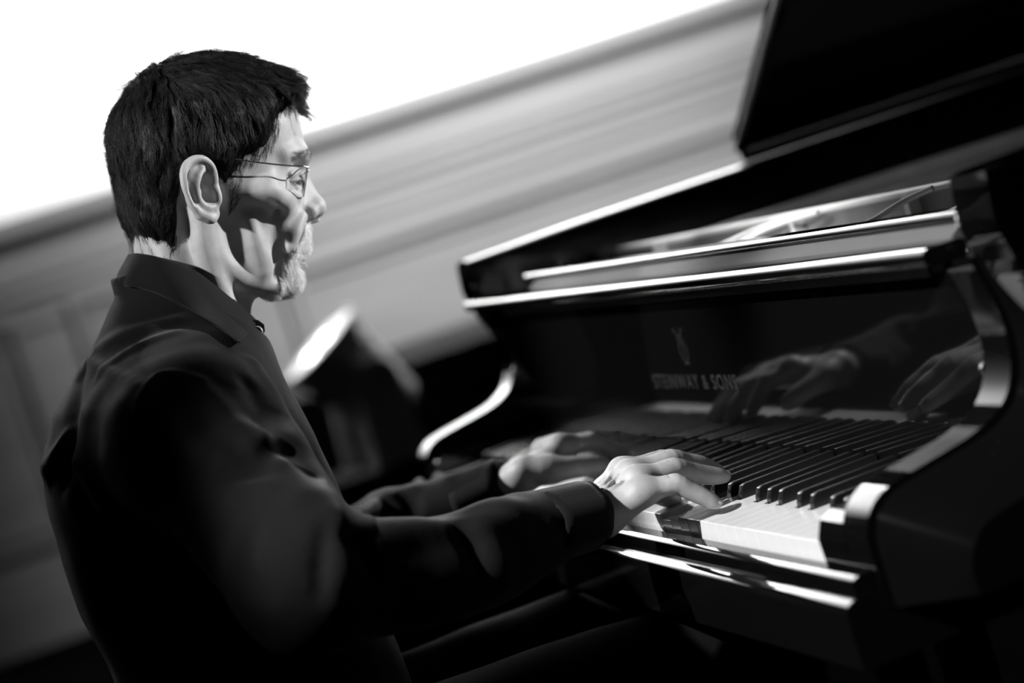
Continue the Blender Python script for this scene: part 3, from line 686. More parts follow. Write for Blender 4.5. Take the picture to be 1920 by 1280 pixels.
# neck
wn = w2h([(0.05, -0.322, 1.06), (0.05, -0.335, 1.10), (0.05, -0.318, 1.13)])
HF.cone(mm(0, -34, -150), mm(0, -32, -20), 0.056, 0.045, 0.02)
HF.cone(mm(0, -30, -150), mm(0, -8, -92), 0.038, 0.031, 0.012)
for s in (-1, 1):
    HF.chain([mm(s * 62, -24, -22), mm(s * 56, -22, -60), mm(s * 42, -8, -115), mm(s * 20, 2, -155)], [0.010, 0.011, 0.011, 0.009], 0.009, n=5)      # neck muscle
    HF.chain([mm(s * 34, -58, -30), mm(s * 42, -50, -90), mm(s * 58, -50, -150)], [0.020, 0.020, 0.02], 0.015)
    # jaw edge, cheekbone, brow, cheek hollow
    HF.chain([mm(s * 56, -13, -34), mm(s * 50, -8, -66), mm(s * 41, 14, -88), mm(s * 27, 42, -97)], [0.006, 0.007, 0.007, 0.006], 0.012, n=4)
    HF.chain([mm(s * 64, 6, -4), mm(s * 60, 36, -10), mm(s * 48, 56, -18)], [0.008, 0.010, 0.009], 0.014, n=4)
    HF.chain([mm(s * 50, 62, 22), mm(s * 38, 76, 27), mm(s * 22, 84, 25), mm(s * 11, 87, 20)], [0.0045, 0.006, 0.006, 0.004], 0.010, n=4)
    HF.ell(mm(s * 66, 30, -46), mm(13, 24, 20), 0.02, 'sub')
    # orbit, eyeball, lids
    HF.ell(mm(s * 33, 79, 5), mm(15, 9, 11), 0.008, 'sub')
    HF.ell(mm(s * 32, 61.5, 4), mm(13, 13, 12.5), 0.003)
    HF.chain([mm(s * 20, 76, 6), mm(s * 31, 75.5, 9), mm(s * 44, 67, 6)], [0.0035, 0.004, 0.003], 0.004, n=4)          # lid fold
    HF.chain([mm(s * 19, 75, -1), mm(s * 31, 75.2, 1.5), mm(s * 44, 66, -1)], [0.0018, 0.0022, 0.0018], 0.002, n=4)      # upper lash line
    HF.chain([mm(s * 19, 75, -4.5), mm(s * 31, 73.6, -5.5), mm(s * 44, 65, -3)], [0.0018, 0.0022, 0.0018], 0.002, n=4)   # lower lid
    HF.chain([mm(s * 20, 78.5, -2.2), mm(s * 31, 76.4, -2.0), mm(s * 43, 68.5, -1.8)], [0.0009, 0.0013, 0.0009], 0.0008, 'sub', n=4)
    HF.chain([mm(s * 20, 76, -9), mm(s * 32, 74, -15), mm(s * 46, 66, -12)], [0.0022, 0.003, 0.002], 0.007, n=4)        # under-eye bag
    HF.chain([mm(s * 47, 67, 0), mm(s * 54, 62, 2)], [0.001, 0.0012], 0.003, 'sub')
    HF.chain([mm(s * 48, 66, -5), mm(s * 56, 59, -8)], [0.0008, 0.001], 0.003, 'sub')
    # nose wing and nostril
    HF.ell(mm(s * 12.5, 86, -30), mm(6.5, 9, 7.5), 0.005)
    HF.ell(mm(s * 6.5, 91, -37.5), mm(4, 6.5, 3.5), 0.002, 'sub')
    HF.chain([mm(s * 19, 83, -26), mm(s * 18, 79, -34), mm(s * 15, 82, -38)], 0.0012, 0.003, 'sub', n=3)
    # fold from nose wing to mouth corner, and below it
    HF.chain([mm(s * 20, 84, -30), mm(s * 29, 77, -42), mm(s * 33, 69, -56), mm(s * 32, 63, -66)], [0.0012, 0.0022, 0.002, 0.001], 0.009, 'sub', n=5)
    HF.chain([mm(s * 30, 76, -34), mm(s * 37, 67, -48), mm(s * 39, 60, -62)], [0.005, 0.006, 0.005], 0.010, n=5)
    HF.chain([mm(s * 47, 50, -24), mm(s * 46, 47, -44), mm(s * 42, 45, -66), mm(s * 36, 46, -84)], [0.001, 0.0022, 0.0022, 0.001], 0.013, 'sub', n=4)
    HF.chain([mm(s * 53, 22, -34), mm(s * 50, 26, -56), mm(s * 43, 30, -80)], [0.003, 0.004, 0.003], 0.016, n=4)
HF.ell(mm(0, 97, -25), mm(10, 8.5, 9), 0.006)                                                        # nose tip
HF.ell(mm(0, 89, -37.5), mm(2.6, 10, 3), 0.002)
# lips
HF.chain([mm(-22, 66, -64), mm(-10, 76, -62.5), mm(0, 78.5, -61.5), mm(10, 76, -62.5), mm(22, 66, -64)], [0.0025, 0.0045, 0.005, 0.0045, 0.0025], 0.004, n=4)
HF.chain([mm(-20, 65, -67.5), mm(-9, 73, -71), mm(0, 75, -72), mm(9, 73, -71), mm(20, 65, -67.5)], [0.0025, 0.005, 0.0058, 0.005, 0.0025], 0.004, n=4)
HF.chain([mm(-23, 65, -66), mm(-10, 79, -66.4), mm(0, 82, -66.2), mm(10, 79, -66.4), mm(23, 65, -66)], 0.0011, 0.002, 'sub', n=4)
HF.chain([mm(-14, 74, -82), mm(0, 77, -82), mm(14, 74, -82)], 0.004, 0.007, 'sub', n=4)
HF.chain([mm(-10, 60, -94), mm(0, 63, -94), mm(10, 60, -94)], 0.009, 0.008, n=3)
# forehead veins and wrinkle
FACE = HF.D.copy(); _HF = HF; EF = Field(HF.lo, HF.lo + (np.array(HF.D.shape) - 1.01) * hh, hh); HF = EF
# ears
for s in (-1, 1):
    E = lambda px, py, out: tuple(v for v in (lambda w: (s * (w[0] + 0), w[1], w[2]))(w2h([at(px, py, x=HXC + out)])[0]))
    def ch(lst, rs, k=0.003, op='add', n=5): HF.chain([E(*q) for q in lst], rs, k, op, n=n)
    HF.ell(tuple(np.array(E(376, 350, 0.078))), mm(9, 15, 27), 0.008)                                   # root of the pinna
    ch([(388, 330, .080), (372, 340, .086), (368, 370, .083), (384, 398, .078)], [0.0075, 0.009, 0.0085, 0.006], 0.006)
    ch([(372, 308, .086), (360, 322, .090), (356, 350, .092), (364, 378, .088)], [0.006, 0.007, 0.007, 0.006], 0.006)
    ch([(386, 343, .093), (390, 364, .092)], [0.0105, 0.010], 0.004, 'sub')                               # concha bowl
    ch([(376, 312, .099), (364, 322, .102)], [0.0050, 0.0045], 0.004, 'sub')
    ch([(404, 352, .081), (403, 330, .083), (396, 311, .087), (381, 299, .091), (364, 299, .095), (350, 309, .099), (344.5, 326, .102), (347, 348, .102), (355, 370, .099), (364, 388, .095), (374, 402, .090)], [0.0026, 0.0030, 0.0034, 0.0038, 0.0040, 0.0041, 0.0040, 0.0038, 0.0036, 0.0036, 0.0040], 0.0028)
    ch([(398, 352, .081), (388, 356, .083)], [0.0028, 0.001], 0.003)                                     # crus
    ch([(380, 318, .092), (372, 332, .095), (368, 350, .096), (371, 370, .094), (380, 384, .090), (392, 390, .087), (399, 388, .085)], [0.0022, 0.0032, 0.0034, 0.0034, 0.0036, 0.0040, 0.0034], 0.0035)   # antihelix, antitragus
    ch([(403, 350, .079), (408, 362, .083), (409, 376, .083), (404, 388, .081)], [0.0030, 0.0036, 0.0038, 0.003], 0.0035)   # tragus
    ch([(376, 402, .088), (388, 408, .087), (397, 410, .084), (403, 402, .080)], [0.0048, 0.0052, 0.0050, 0.0045], 0.005)      # lobe
    ch([(354, 330, .1015), (357, 356, .1015), (366, 380, .0975)], [0.0018, 0.0024, 0.0018], 0.003, 'sub')
EF.D[:, :, 0] = 0.05; HF = _HF; HF.merge((slice(None),) * 3, EF.D, 0.006, 'add')
hm = HF.ax
Vh, Qh = HF.mesh(); Vh = smooth_mesh(Vh, Qh, 2, 0.4)
keep = (Vh[:, 2] > -0.147)
head_w = h2w(Vh)
body_parts = [(head_w, Qh)]

# ---- hair: a shell grown from the skull field, with strands over it
aa, bb_ = np.meshgrid(hm[1] * 1000, hm[2] * 1000, indexing='ij')
def smoothstep(x, a, b_): t = np.clip((x - a) / (b_ - a), 0, 1); return t * t * (3 - 2 * t)
poly_hair = np.array([(97, 76), (80, 70), (66, 62), (55, 52), (50, 38), (42, 29), (30, 25), (18, 20), (12, 6), (8, -14), (0, -22), (-8, -8), (-12, 14), (-22, 22), (-34, 14), (-38, 0), (-40, -16), (-42, -30), (-46, -44), (-52, -60), (-60, -47), (-70, -43), (-80, -36), (-100, -12), (-112, 60), (-70, 125), (0, 145), (80, 130), (112, 92)], float)
def inpoly(x, y, P):
    r = np.zeros(x.shape, bool); j = len(P) - 1
    for i in range(len(P)):
        c = ((P[i, 1] > y) != (P[j, 1] > y)) & (x < (P[j, 0] - P[i, 0]) * (y - P[i, 1]) / (P[j, 1] - P[i, 1] + 1e-12) + P[i, 0]); r ^= c; j = i
    return r
def pdist(x, y, P):
    d = np.full(x.shape, 1e9)
    for i in range(len(P)):
        p, q = P[i], P[(i + 1) % len(P)]; e = q - p; t = np.clip(((x - p[0]) * e[0] + (y - p[1]) * e[1]) / (e @ e), 0, 1)
        d = np.minimum(d, np.hypot(x - p[0] - t * e[0], y - p[1] - t * e[1]))
    return np.where(inpoly(x, y, P), d, -d)
PD = pdist(aa, bb_, poly_hair)
thick = -3.5 + 12.5 * smoothstep(PD, -1.5, 14)
thick += -3.5 * smoothstep(bb_, 70, 110) * smoothstep(PD, 0, 10) + 0.5 * np.exp(-((aa - 90) ** 2 + (bb_ - 88) ** 2) / 500) + 3.5 * np.exp(-((aa + 45) ** 2 + (bb_ - 120) ** 2) / 90) - 3.0 * np.exp(-((aa - 50) ** 2 + (bb_ - 112) ** 2) / 60) - 7 * smoothstep(-bb_, -22, 4) * smoothstep(aa, -20, 0) 
thick += 3.0 * np.exp(-((aa + 75) ** 2 + (bb_ + 20) ** 2) / 400)
Xh = hm[0][:, None, None] * 1000
ang = np.arctan2(aa + 40, bb_ - 118); rad = np.hypot(aa + 40, bb_ - 118)
nzh = NZ(Xh / 9.0, (ang * 9)[None] + 0 * Xh, (rad / 26)[None] + 0 * Xh) * 2.2 + NZ(Xh / 4.0 + 9, (ang * 24)[None] + 0 * Xh, (rad / 30)[None] + 0 * Xh) * 0.8
HD = np.minimum(SKULL, HF.D + 0.002 * 0)
neckD = Field(HF.lo, HF.lo + (np.array(HF.D.shape) - 1.01) * hh, hh); neckD.D = SKULL.copy()
neckD.cone(mm(0, -34, -150), mm(0, -32, -20), 0.056, 0.045, 0.02)
for s in (-1, 1): neckD.chain([mm(s * 34, -58, -30), mm(s * 42, -50, -90)], [0.020, 0.020], 0.015)
mask_s = smoothstep(PD, -1, 8)
HR = Field(HF.lo, HF.lo + (np.array(HF.D.shape) - 1.01) * hh, hh)
HR.D = (neckD.D - (thick[None] + nzh * mask_s[None]) / 1000).astype(np.float32)
HR.D = np.maximum(HR.D, 0.0022 - EF.D); HR.D[:, :, 0] = 0.01
Vr, Qr = HR.mesh(); Vr = smooth_mesh(Vr, Qr, 1, 0.4)
# strands follow the shell away from the crown
def grow(field, P0, dirf, K, step, lift0, lift1, jit, curl=0.0):
    N = len(P0); P = P0.copy(); out = [P.copy()]; d = None; ph = rng.random(N) * 6.28; fr = rng.uniform(0.6, 1.4, N)
    lf = rng.uniform(0.2, 1.0, N)
    for k in range(1, K):
        g_ = field.grad(P); v = dirf(P); v = v - g_ * (v * g_).sum(1)[:, None]; v /= np.linalg.norm(v, axis=1)[:, None] + 1e-9
        side = np.cross(v, g_); v = v + side * (curl * np.sin(ph + k * fr * 0.9))[:, None] + rng.normal(0, jit, (N, 3))
        if d is not None: v = 0.55 * v + 0.45 * d
        v /= np.linalg.norm(v, axis=1)[:, None]; d = v; P = P + v * step
        sd = field.sample(P); g_ = field.grad(P); target = lift0 + (lift1 - lift0) * lf * (k / (K - 1)) ** 1.5
        P = P + g_ * np.clip(target - sd, -0.004, 0.004)[:, None]; out.append(P.copy())
    return np.stack(out, 1)
def flow_hair(P):
    c = P - np.array([0.0, -0.040, 0.118]); v = c * np.array([1.0, 1.0, 0.5])
    top = smoothstep(P[:, 2], 0.06, 0.11)
    v = v / (np.linalg.norm(v, axis=1)[:, None] + 1e-6)
    v = v + np.array([0, 0.0, -1.0]) * (1 - top)[:, None] * 1.3 + np.array([0, 0.9, 0.0]) * (top * (P[:, 1] > -0.04))[:, None] + np.array([0, -0.25, 0]) * ((1 - top) * (P[:, 1] < 0.02))[:, None]
    n_ = NZ(P[:, 0] * 45, P[:, 1] * 45, P[:, 2] * 45)[:, None] * np.array([0.35, 0.35, 0.1]) + NZ(P[:, 0] * 45 + 7, P[:, 1] * 45, P[:, 2] * 45)[:, None] * np.array([0.2, -0.3, 0.3])
    return v + n_
pdv = pdist(Vr[:, 1] * 1000, Vr[:, 2] * 1000, poly_hair)
cand = np.where(pdv > 2)[0]
hair_o = pmesh('hair', h2w(Vr), Qr, 'hair')
tv = cand[rng.integers(0, len(cand), 9000)]
S1 = grow(HR, Vr[tv], flow_hair, 9, 0.0042, 0.0000, 0.0022, 0.10, 0.25)
rad_s = np.linspace(1, 0.3, 9) * 0.00020
fr = cand[(Vr[cand, 1] > 0.052) & (Vr[cand, 2] > 0.080)]
def grow_clump(cand_, n_cl, per, K, step, l1, jit, curl, spread):
    out = []
    for _ in range(n_cl):
        c0 = Vr[cand_[rng.integers(0, len(cand_))]]; base = grow(HR, c0[None], flow_hair, K, step, 0.0005, l1, 0.10, curl)[0]
        offs = rng.normal(0, spread, (per, 1, 3)); w = np.linspace(1.0, 0.55, K)[None, :, None]
        out.append(base[None] + offs * w + np.cumsum(rng.normal(0, jit, (per, K, 3)), axis=1))
    return np.concatenate(out)
S2 = grow_clump(fr, 115, 30, 9, 0.0040, 0.021, 0.00045, 1.0, 0.0011)
cr = cand[(Vr[cand, 2] > 0.085)]
S3 = np.concatenate([grow_clump(cr, 70, 16, 9, 0.0042, 0.010, 0.0004, 0.5, 0.0009), grow_clump(cand[(Vr[cand, 2] > 0.112) & (Vr[cand, 1] < -0.02)], 16, 22, 9, 0.0035, 0.017, 0.0005, 0.7, 0.0012)])
bk = cand[(Vr[cand, 1] < -0.05)]
S4 = np.concatenate([grow_clump(bk, 60, 12, 9, 0.0045, 0.008, 0.0004, 0.3, 0.0009), grow_clump(cand, 420, 14, 9, 0.0042, 0.0032, 0.0003, 0.4, 0.0011)])
SS = np.concatenate([S1, S2, S3, S4]); SW = h2w(SS.reshape(-1, 3)).reshape(SS.shape) - POFF
strands('hair_strands', SW, rad_s, 'hair', hair_o)

# beard, moustache and eyebrows as short hairs on the face
FF = Field(HF.lo, HF.lo + (np.array(HF.D.shape) - 1.01) * hh, hh); FF.D = HF.D
A_, B_ = Vh[:, 1] * 1000, Vh[:, 2] * 1000; Xa = np.abs(Vh[:, 0]) * 1000
def beardset(name, maskv, N, dirv, K, step, l0, l1, r, material, jit=0.25, curl=0.3):
    c = np.where(maskv)[0]; tv = c[rng.integers(0, len(c), N)]
    S = grow(FF, Vh[tv] + rng.normal(0, 0.0006, (N, 3)), dirv, K, step, l0, l1, jit, curl)
    strands(name, h2w(S.reshape(-1, 3)).reshape(S.shape) - POFF, np.linspace(1, 0.35, K) * r, material, person)
def d_must(P):
    s = np.sign(P[:, 0])[:, None]; return np.array([0, -0.25, -1.0]) + s * np.array([0.35, 0, 0]) + 0 * P
def d_chin(P): return np.array([0, 0.35, -1.0]) + 0 * P
line = np.interp(B_, [-70, -62, -50, -40], [58, 62, 70, 77])
m_must = (B_ < -40.5) & (B_ > -60) & (A_ > line) & (Xa < 33)
beardset('moustache', m_must, 2600, d_must, 6, 0.0021, 0.0006, 0.0060, 0.00020, 'beard')
m_side = (B_ < -56) & (B_ > -84) & (A_ > 50) & (A_ < 68) & (Xa > 17) & (Xa < 36)
m_goat = ((B_ < -78) & (B_ > -106) & (A_ > 34) & (Xa < 32)) | m_side | ((B_ < -76) & (A_ > 60))
beardset('goatee', m_goat, 4600, d_chin, 6, 0.0023, 0.0004, 0.0065, 0.00020, 'beard')
def d_brow(P): return np.stack([np.sign(P[:, 0]) * 1.0, -0.35 + 0 * P[:, 0], 0.15 + 0 * P[:, 0]], 1)
m_brow = (np.abs(B_ - np.interp(Xa, [8, 25, 48], [19, 27, 21])) < 3.6) & (Xa > 9) & (Xa < 50) & (A_ > 55)
for s_ in (-1, 1): beardset('eyebrow', m_brow & (Vh[:, 0] * s_ > 0), 190, d_brow, 5, 0.0018, 0.0003, 0.0022, 0.00012, 'brow', 0.15, 0.2)
m_lash = (np.abs(B_ + 0.6) < 1.4) & (Xa > 19) & (Xa < 46) & (A_ > 63) & (A_ < 79)
for s_ in (-1, 1): beardset('eyelashes', m_lash & (Vh[:, 0] * s_ > 0), 130, lambda P: np.array([0, 1.0, -0.75]) + 0 * P, 5, 0.0014, 0.0003, 0.0045, 0.00013, 'brow', 0.12, 0.1)
m_sb = (PD_ := pdist(A_, B_, poly_hair)) > -7
m_sb &= (A_ > 4) & (A_ < 60) & (B_ < 62) & (Xa > 40) & (PD_ < 6) & (PD_ > -4.5)
for s_ in (-1, 1): beardset('sideburn', m_sb & (Vh[:, 0] * s_ > 0), 480, lambda P: np.array([0, -0.35, -1.0]) + 0 * P, 5, 0.0020, 0.0002, 0.0010, 0.00011, 'hair', 0.15, 0.1)
# eyes
for s in (-1, 1):
    bm = bmesh.new(); bmesh.ops.create_uvsphere(bm, u_segments=24, v_segments=16, radius=0.0121)
    o = frombm('eye', bm, 'eye', person, 180); o.location = Vector(h2w([mm(s * 32, 62.0, 1)])[0] - POFF)
# glasses: thin metal rims, bridge and temples
gl = empty('glasses', (0, 0, 0), person); gl['label'] = 'thin metal rimmed glasses'
lens_px = []
for s in (-1, 1):
    ring = []; c0 = np.array([s * 34, 82.5, 1.0])
    for i in range(28):
        t = 2 * math.pi * i / 28; ux = math.cos(t) * 24.5; uz = math.sin(t) * (16.5 if math.sin(t) < 0 else 13.0)
        ring.append(c0 + np.array([ux, -0.16 * ux * s - (uz * -0.24), uz]))
    R_ = h2w(np.array(ring + [ring[0]]) / 1000) - POFF
    tube('lens_rim', R_, 0.00065, 'metal', gl, 6)
    cc = R_[:-1].mean(0); V = [cc] + list(R_[:-1]); F = [(0, i + 1, (i + 1) % 28 + 1) for i in range(28)]
    V2 = [v + EA * 0.0009 for v in V]; V3 = V + V2; F3 = F + [(b_ + 29, a + 29, c_ + 29) for a, b_, c_ in [(f[0], f[1], f[2]) for f in F]]
    F3 += [(i + 1, (i + 1) % 28 + 1, (i + 1) % 28 + 30, i + 30) for i in range(28)]
    pydata('lens', V3, F3, 'glass', gl)
    hinge = np.array([s * 58, 80.5, 10.0])
    T_ = [hinge + np.array([-3 * s, 2, 0]), hinge, [s * 66, 74, 11], [s * 70, 60, 12.5], [s * 76, 30, 18], [s * 80, 0, 24.5], [s * 81, -14, 27.5], [s * 81, -28, 22], [s * 80, -36, 8]]
    tube('temple', h2w(np.array(T_, float) / 1000) - POFF, 0.0008, 'metal', gl, 6, 5)
    tube('nose_pad', h2w(np.array([[s * 12, 82, 2], [s * 11, 85, -1], [s * 12, 85, -6]], float) / 1000) - POFF, [0.0005, 0.0009, 0.0009], 'metal', gl, 6, 3)
tube('bridge', h2w(np.array([[-11, 84, 7], [-5, 92, 10], [5, 92, 10], [11, 84, 7]], float) / 1000) - POFF, 0.0008, 'metal', gl, 6, 5)

# ---- hands
def hand(side, wrist, forearm, fingers, thumb, widen=1.0):
    """joints are world points: finger = [knuckle, middle joint, end joint, tip]"""
    allp = [wrist, forearm] + [p for f in fingers for p in f] + list(thumb); allp = np.array(allp)
    F = Field(allp.min(0) - 0.03, allp.max(0) + 0.03, 0.0013)
    w = np.array(wrist); kn_ = [np.array(f[0]) for f in fingers]
    lat = (kn_[0] - kn_[-1]); lat /= np.linalg.norm(lat); fw = np.mean(kn_, 0) - w; fw /= np.linalg.norm(fw); up = np.cross(lat, fw); up *= np.sign(up[2])
    # wrist and forearm are wide and flat: two bones side by side
    for s in (-1, 1): F.cone(forearm + lat * s * 0.014, w + lat * s * 0.013, 0.021, 0.0165, 0.012)
    for i, k_ in enumerate(kn_):
        F.cone(w + lat * (0.016 - 0.0105 * i) - up * 0.003, k_ - up * 0.0055, 0.0145, 0.0118, 0.012)
        F.ell(k_ - up * 0.0022, (0.0088, 0.0088, 0.0088), 0.010)
        F.chain([w * 0.6 + k_ * 0.4 + up * 0.0105, k_ * 0.6 + w * 0.4 + up * 0.0095, k_ + up * 0.005], [0.0020, 0.0024, 0.0028], 0.006)      # tendon
    for i in range(len(kn_) - 1):
        m_ = (kn_[i] + kn_[i + 1]) / 2; F.cone(m_ * 0.6 + w * 0.4 + up * 0.0155, m_ + fw * -0.004 + up * 0.0125, 0.0035, 0.0042, 0.010, 'sub')
    # veins on the back of the hand
    for a, b_ in ((0.2, 0), (0.45, 1), (0.8, 2)):
        q = [w + lat * (0.012 - 0.024 * a) + up * 0.0155, w * 0.55 + kn_[b_] * 0.45 + up * 0.0150 + lat * 0.003, w * 0.25 + (kn_[b_] + kn_[b_ + 1]) / 2 * 0.75 + up * 0.0115]
        F.chain(q, [0.0013, 0.0016, 0.0012], 0.0035, n=4)
    palm = F.D.copy(); res = palm.copy()
    base_r = [0.0082, 0.0090, 0.0092, 0.0088]
    for i, f in enumerate(fingers):
        F.D = palm.copy(); r = base_r[i if side > 0 else i]
        f = [np.array(p, float) for p in f]
        f2_ = [f[0], f[0] * 0.5 + f[1] * 0.5 - up * 0.0006, f[1] + up * 0.0005, f[1] * 0.5 + f[2] * 0.5 + up * 0.0003, f[2], f[2] * 0.35 + f[3] * 0.65, f[3]]
        F.chain(f2_, [r * 1.22, r * 1.12, r * 1.12, r * 1.02, r * 0.98, r * 0.86, r * 0.66], 0.010, n=3)
        F.ell(f[1] + up * 0.0016, (r * 0.90,) * 3, 0.003)
        d2 = f[2] - f[1]; d2 /= np.linalg.norm(d2)
        for q, dd in ((f[1], 0.0018), (f[1], -0.0018)):
            F.chain([q + d2 * dd + up * (r * 1.10) - lat * r * 0.5, q + d2 * dd + up * (r * 1.26), q + d2 * dd + up * (r * 1.10) + lat * r * 0.5], 0.0004, 0.0010, 'sub')
        res = np.minimum(res, F.D)
    F.D = res
    t = [np.array(p, float) for p in thumb]
    F.chain([t[0], t[1], t[2], t[2] * 0.4 + t[3] * 0.6, t[3]], [0.0165, 0.0128, 0.0110, 0.0104, 0.0080], 0.012, n=4)
    F.cone(t[1] * 0.7 + t[0] * 0.3, kn_[-1] * 0.6 + w * 0.4 - up * 0.006, 0.010, 0.010, 0.014)
    V, Q = F.mesh(); V = smooth_mesh(V, Q, 1, 0.4)
    # nails
    nails = []
    for f, r in [(f, base_r[i]) for i, f in enumerate(fingers)] + [(thumb, 0.0102)]:
        a, b_ = np.array(f[2], float), np.array(f[3], float); d = b_ - a; d /= np.linalg.norm(d)
        u = up - d * (up @ d); u /= np.linalg.norm(u)
        if f is thumb: u = u * 0.75 + lat * (-0.0) + np.array([0.66, 0, 0]); u -= d * (u @ d); u /= np.linalg.norm(u)
        nails.append((b_ - d * 0.001, d, u, r))
    return V, Q, nails
K_ = lambda px, py, x: at(px, py, x=x)
RF = [[K_(1198, 918, .345), K_(1268, 908, .350), K_(1312, 928, .351), K_(1342, 943, .352)],
      [K_(1192, 898, .327), K_(1264, 880, .318), K_(1320, 890, .305), K_(1358, 893, .297)],
      [K_(1178, 887, .306), K_(1258, 864, .292), K_(1312, 872, .278), K_(1344, 882, .268)],
      [K_(1166, 882, .284), K_(1242, 864, .262), K_(1288, 872, .248), K_(1318, 886, .240)]]
RT = [K_(1140, 925, .272), K_(1192, 925, .240), K_(1228, 922, .222), K_(1262, 934, .212)]
LF = [[K_(1018, 842, -.152), K_(1070, 832, -.172), K_(1105, 850, -.184), K_(1122, 862, -.190)],
      [K_(1030, 840, -.128), K_(1092, 830, -.140), K_(1130, 846, -.148), K_(1152, 858, -.152)],
      [K_(1040, 837, -.104), K_(1106, 828, -.108), K_(1148, 842, -.110), K_(1172, 856, -.112)],
      [K_(1050, 834, -.080), K_(1110, 828, -.076), K_(1148, 843, -.074), K_(1172, 854, -.072)]]
LT = [K_(988, 884, -.068), K_(1050, 879, -.052), K_(1092, 874, -.048), K_(1134, 873, -.046)]
RW = K_(1122, 958, .325); LW = K_(966, 896, -.095)
R_EL = at(575, 1090, x=0.42); L_EL = at(530, 1110, x=-0.27)
R_MID = [at(760, 1088, x=.40), at(900, 1050, x=.372), at(985, 1010, x=.350)]; L_MID = [at(700, 1040, x=-.22), at(830, 990, x=-.165), at(915, 925, x=-.118)]
def toward(a, b_, d): v = np.array(b_) - np.array(a); return np.array(a) + v / np.linalg.norm(v) * d
nail_all = []
for side, wr, el, fs, th in ((1, RW, R_MID[-1], RF, RT), (-1, LW, L_MID[-1], LF, LT)):
    V, Q, nl = hand(side, wr, toward(wr, el, 0.055), fs, th); body_parts.append((V, Q)); nail_all += nl
# ---- rest of the body (covered by clothes)
BF = Field((-0.36, -0.58, 0.02), (0.50, 0.22, 1.09), 0.008)
SHR, SHL = np.array([0.225, -0.385, 0.955]), np.array([-0.125, -0.375, 0.955])
BF.ell((0.05, -0.375, 0.62), (0.15, 0.11, 0.16), 0.03); BF.ell((0.05, -0.375, 0.86), (0.155, 0.10, 0.17), 0.05)
BF.cone((0.05, -0.355, 0.96), (0.05, -0.325, 1.08), 0.060, 0.050, 0.03)
for sh, el, wr in ((SHR, R_EL, RW), (SHL, L_EL, LW)):
    BF.cone((0.05, -0.37, 0.96), sh, 0.06, 0.055, 0.04); BF.cone(sh, el, 0.048, 0.036, 0.02); BF.chain([el] + (R_MID if sh is SHR else L_MID) + [toward(wr, (R_MID if sh is SHR else L_MID)[-1], 0.02)], [0.034, 0.030, 0.027, 0.024, 0.020], 0.02)
HIPR, HIPL = np.array([0.14, -0.38, 0.555]), np.array([-0.04, -0.38, 0.555])
KNR, KNL = np.array([0.17, 0.03, 0.575]), np.array([-0.08, 0.03, 0.575]); ANR, ANL = np.array([0.12, 0.02, 0.10]), np.array([-0.06, -0.04, 0.10])
for hp_, kn2, an in ((HIPR, KNR, ANR), (HIPL, KNL, ANL)):
    BF.cone(hp_, kn2, 0.075, 0.052, 0.04); BF.cone(kn2, an, 0.050, 0.034, 0.02); BF.cone(an, an + np.array([0, 0.12, -0.06]), 0.034, 0.028, 0.02)
body_parts.append(BF.mesh())
off_ = 0; VV = []; QQ = []
for V, Q in body_parts: VV.append(V); QQ.append(Q + off_); off_ += len(V)
body_o = pmesh('body', np.concatenate(VV), np.concatenate(QQ), 'skin')
for c, d, u, r in nail_all:
    l_ = np.cross(d, u); V = []; F = []; n1, n2 = 7, 6
    for i in range(n1):
        for j in range(n2):
            t = (j / (n2 - 1) - 0.5) * 1.7; s_ = (i / (n1 - 1) - 0.5) * 0.0105; wdt_ = 1 - 0.25 * (abs(i / (n1 - 1) - 0.5) * 2) ** 3
            V.append(c + d * s_ + u * (math.cos(t) * r * 0.80 - 0.0010 - 0.0008 * (i / (n1 - 1))) + l_ * math.sin(t) * r * 0.74 * wdt_ - POFF)
    for i in range(n1 - 1):
        for j in range(n2 - 1): F.append((i * n2 + j, i * n2 + j + 1, (i + 1) * n2 + j + 1, (i + 1) * n2 + j))
    o = pydata('fingernail', V, F, 'nail', body_o, 180); md = o.modifiers.new('s', 'SOLIDIFY'); md.thickness = 0.0006; md.offset = 0
body_o.parent = person
# ================================================================ clothes
SF = Field((-0.40, -0.575, 0.48), (0.54, 0.02, 1.10), 0.0036)
sl, X, Y, Z = SF.sub((-0.19, -0.56, 0.47), (0.30, -0.20, 1.10))
zt = [0.45, 0.58, 0.65, 0.75, 0.80, 0.85, 0.90, 0.949, 0.988, 1.020, 1.045, 1.075]
yc = [-0.375, -0.370, -0.366, -0.372, -0.3775, -0.3785, -0.3785, -0.3785, -0.3675, -0.353, -0.338, -0.322]
ry = [0.135, 0.130, 0.126, 0.1265, 0.1305, 0.1305, 0.1265, 0.1165, 0.104, 0.085, 0.072, 0.062]
rx = [0.185, 0.180, 0.178, 0.182, 0.186, 0.190, 0.194, 0.195, 0.178, 0.135, 0.092, 0.072]
zz = np.asarray(Z).ravel(); YC = np.interp(zz, zt, yc)[None, None]; RY = np.interp(zz, zt, ry)[None, None]; RX = np.interp(zz, zt, rx)[None, None]
e = 2.25; d = ((np.abs((X - 0.05) / RX) ** e + np.abs((Y - YC) / RY) ** e) ** (1 / e) - 1) * RY * 0.92
SF.merge(sl, d.astype(np.float32), 0.0, 'add')
SF.D[:, :, -3:] = 0.02
_y = SF.ax[1][None, :, None]; _z = SF.ax[2][None, None, :]; SF.D = np.maximum(SF.D, (_z - np.interp(_y, [-0.40, -0.37, -0.27, -0.25], [1.096, 1.094, 1.000, 0.992])) + 0 * SF.ax[0][:, None, None]).astype(np.float32)
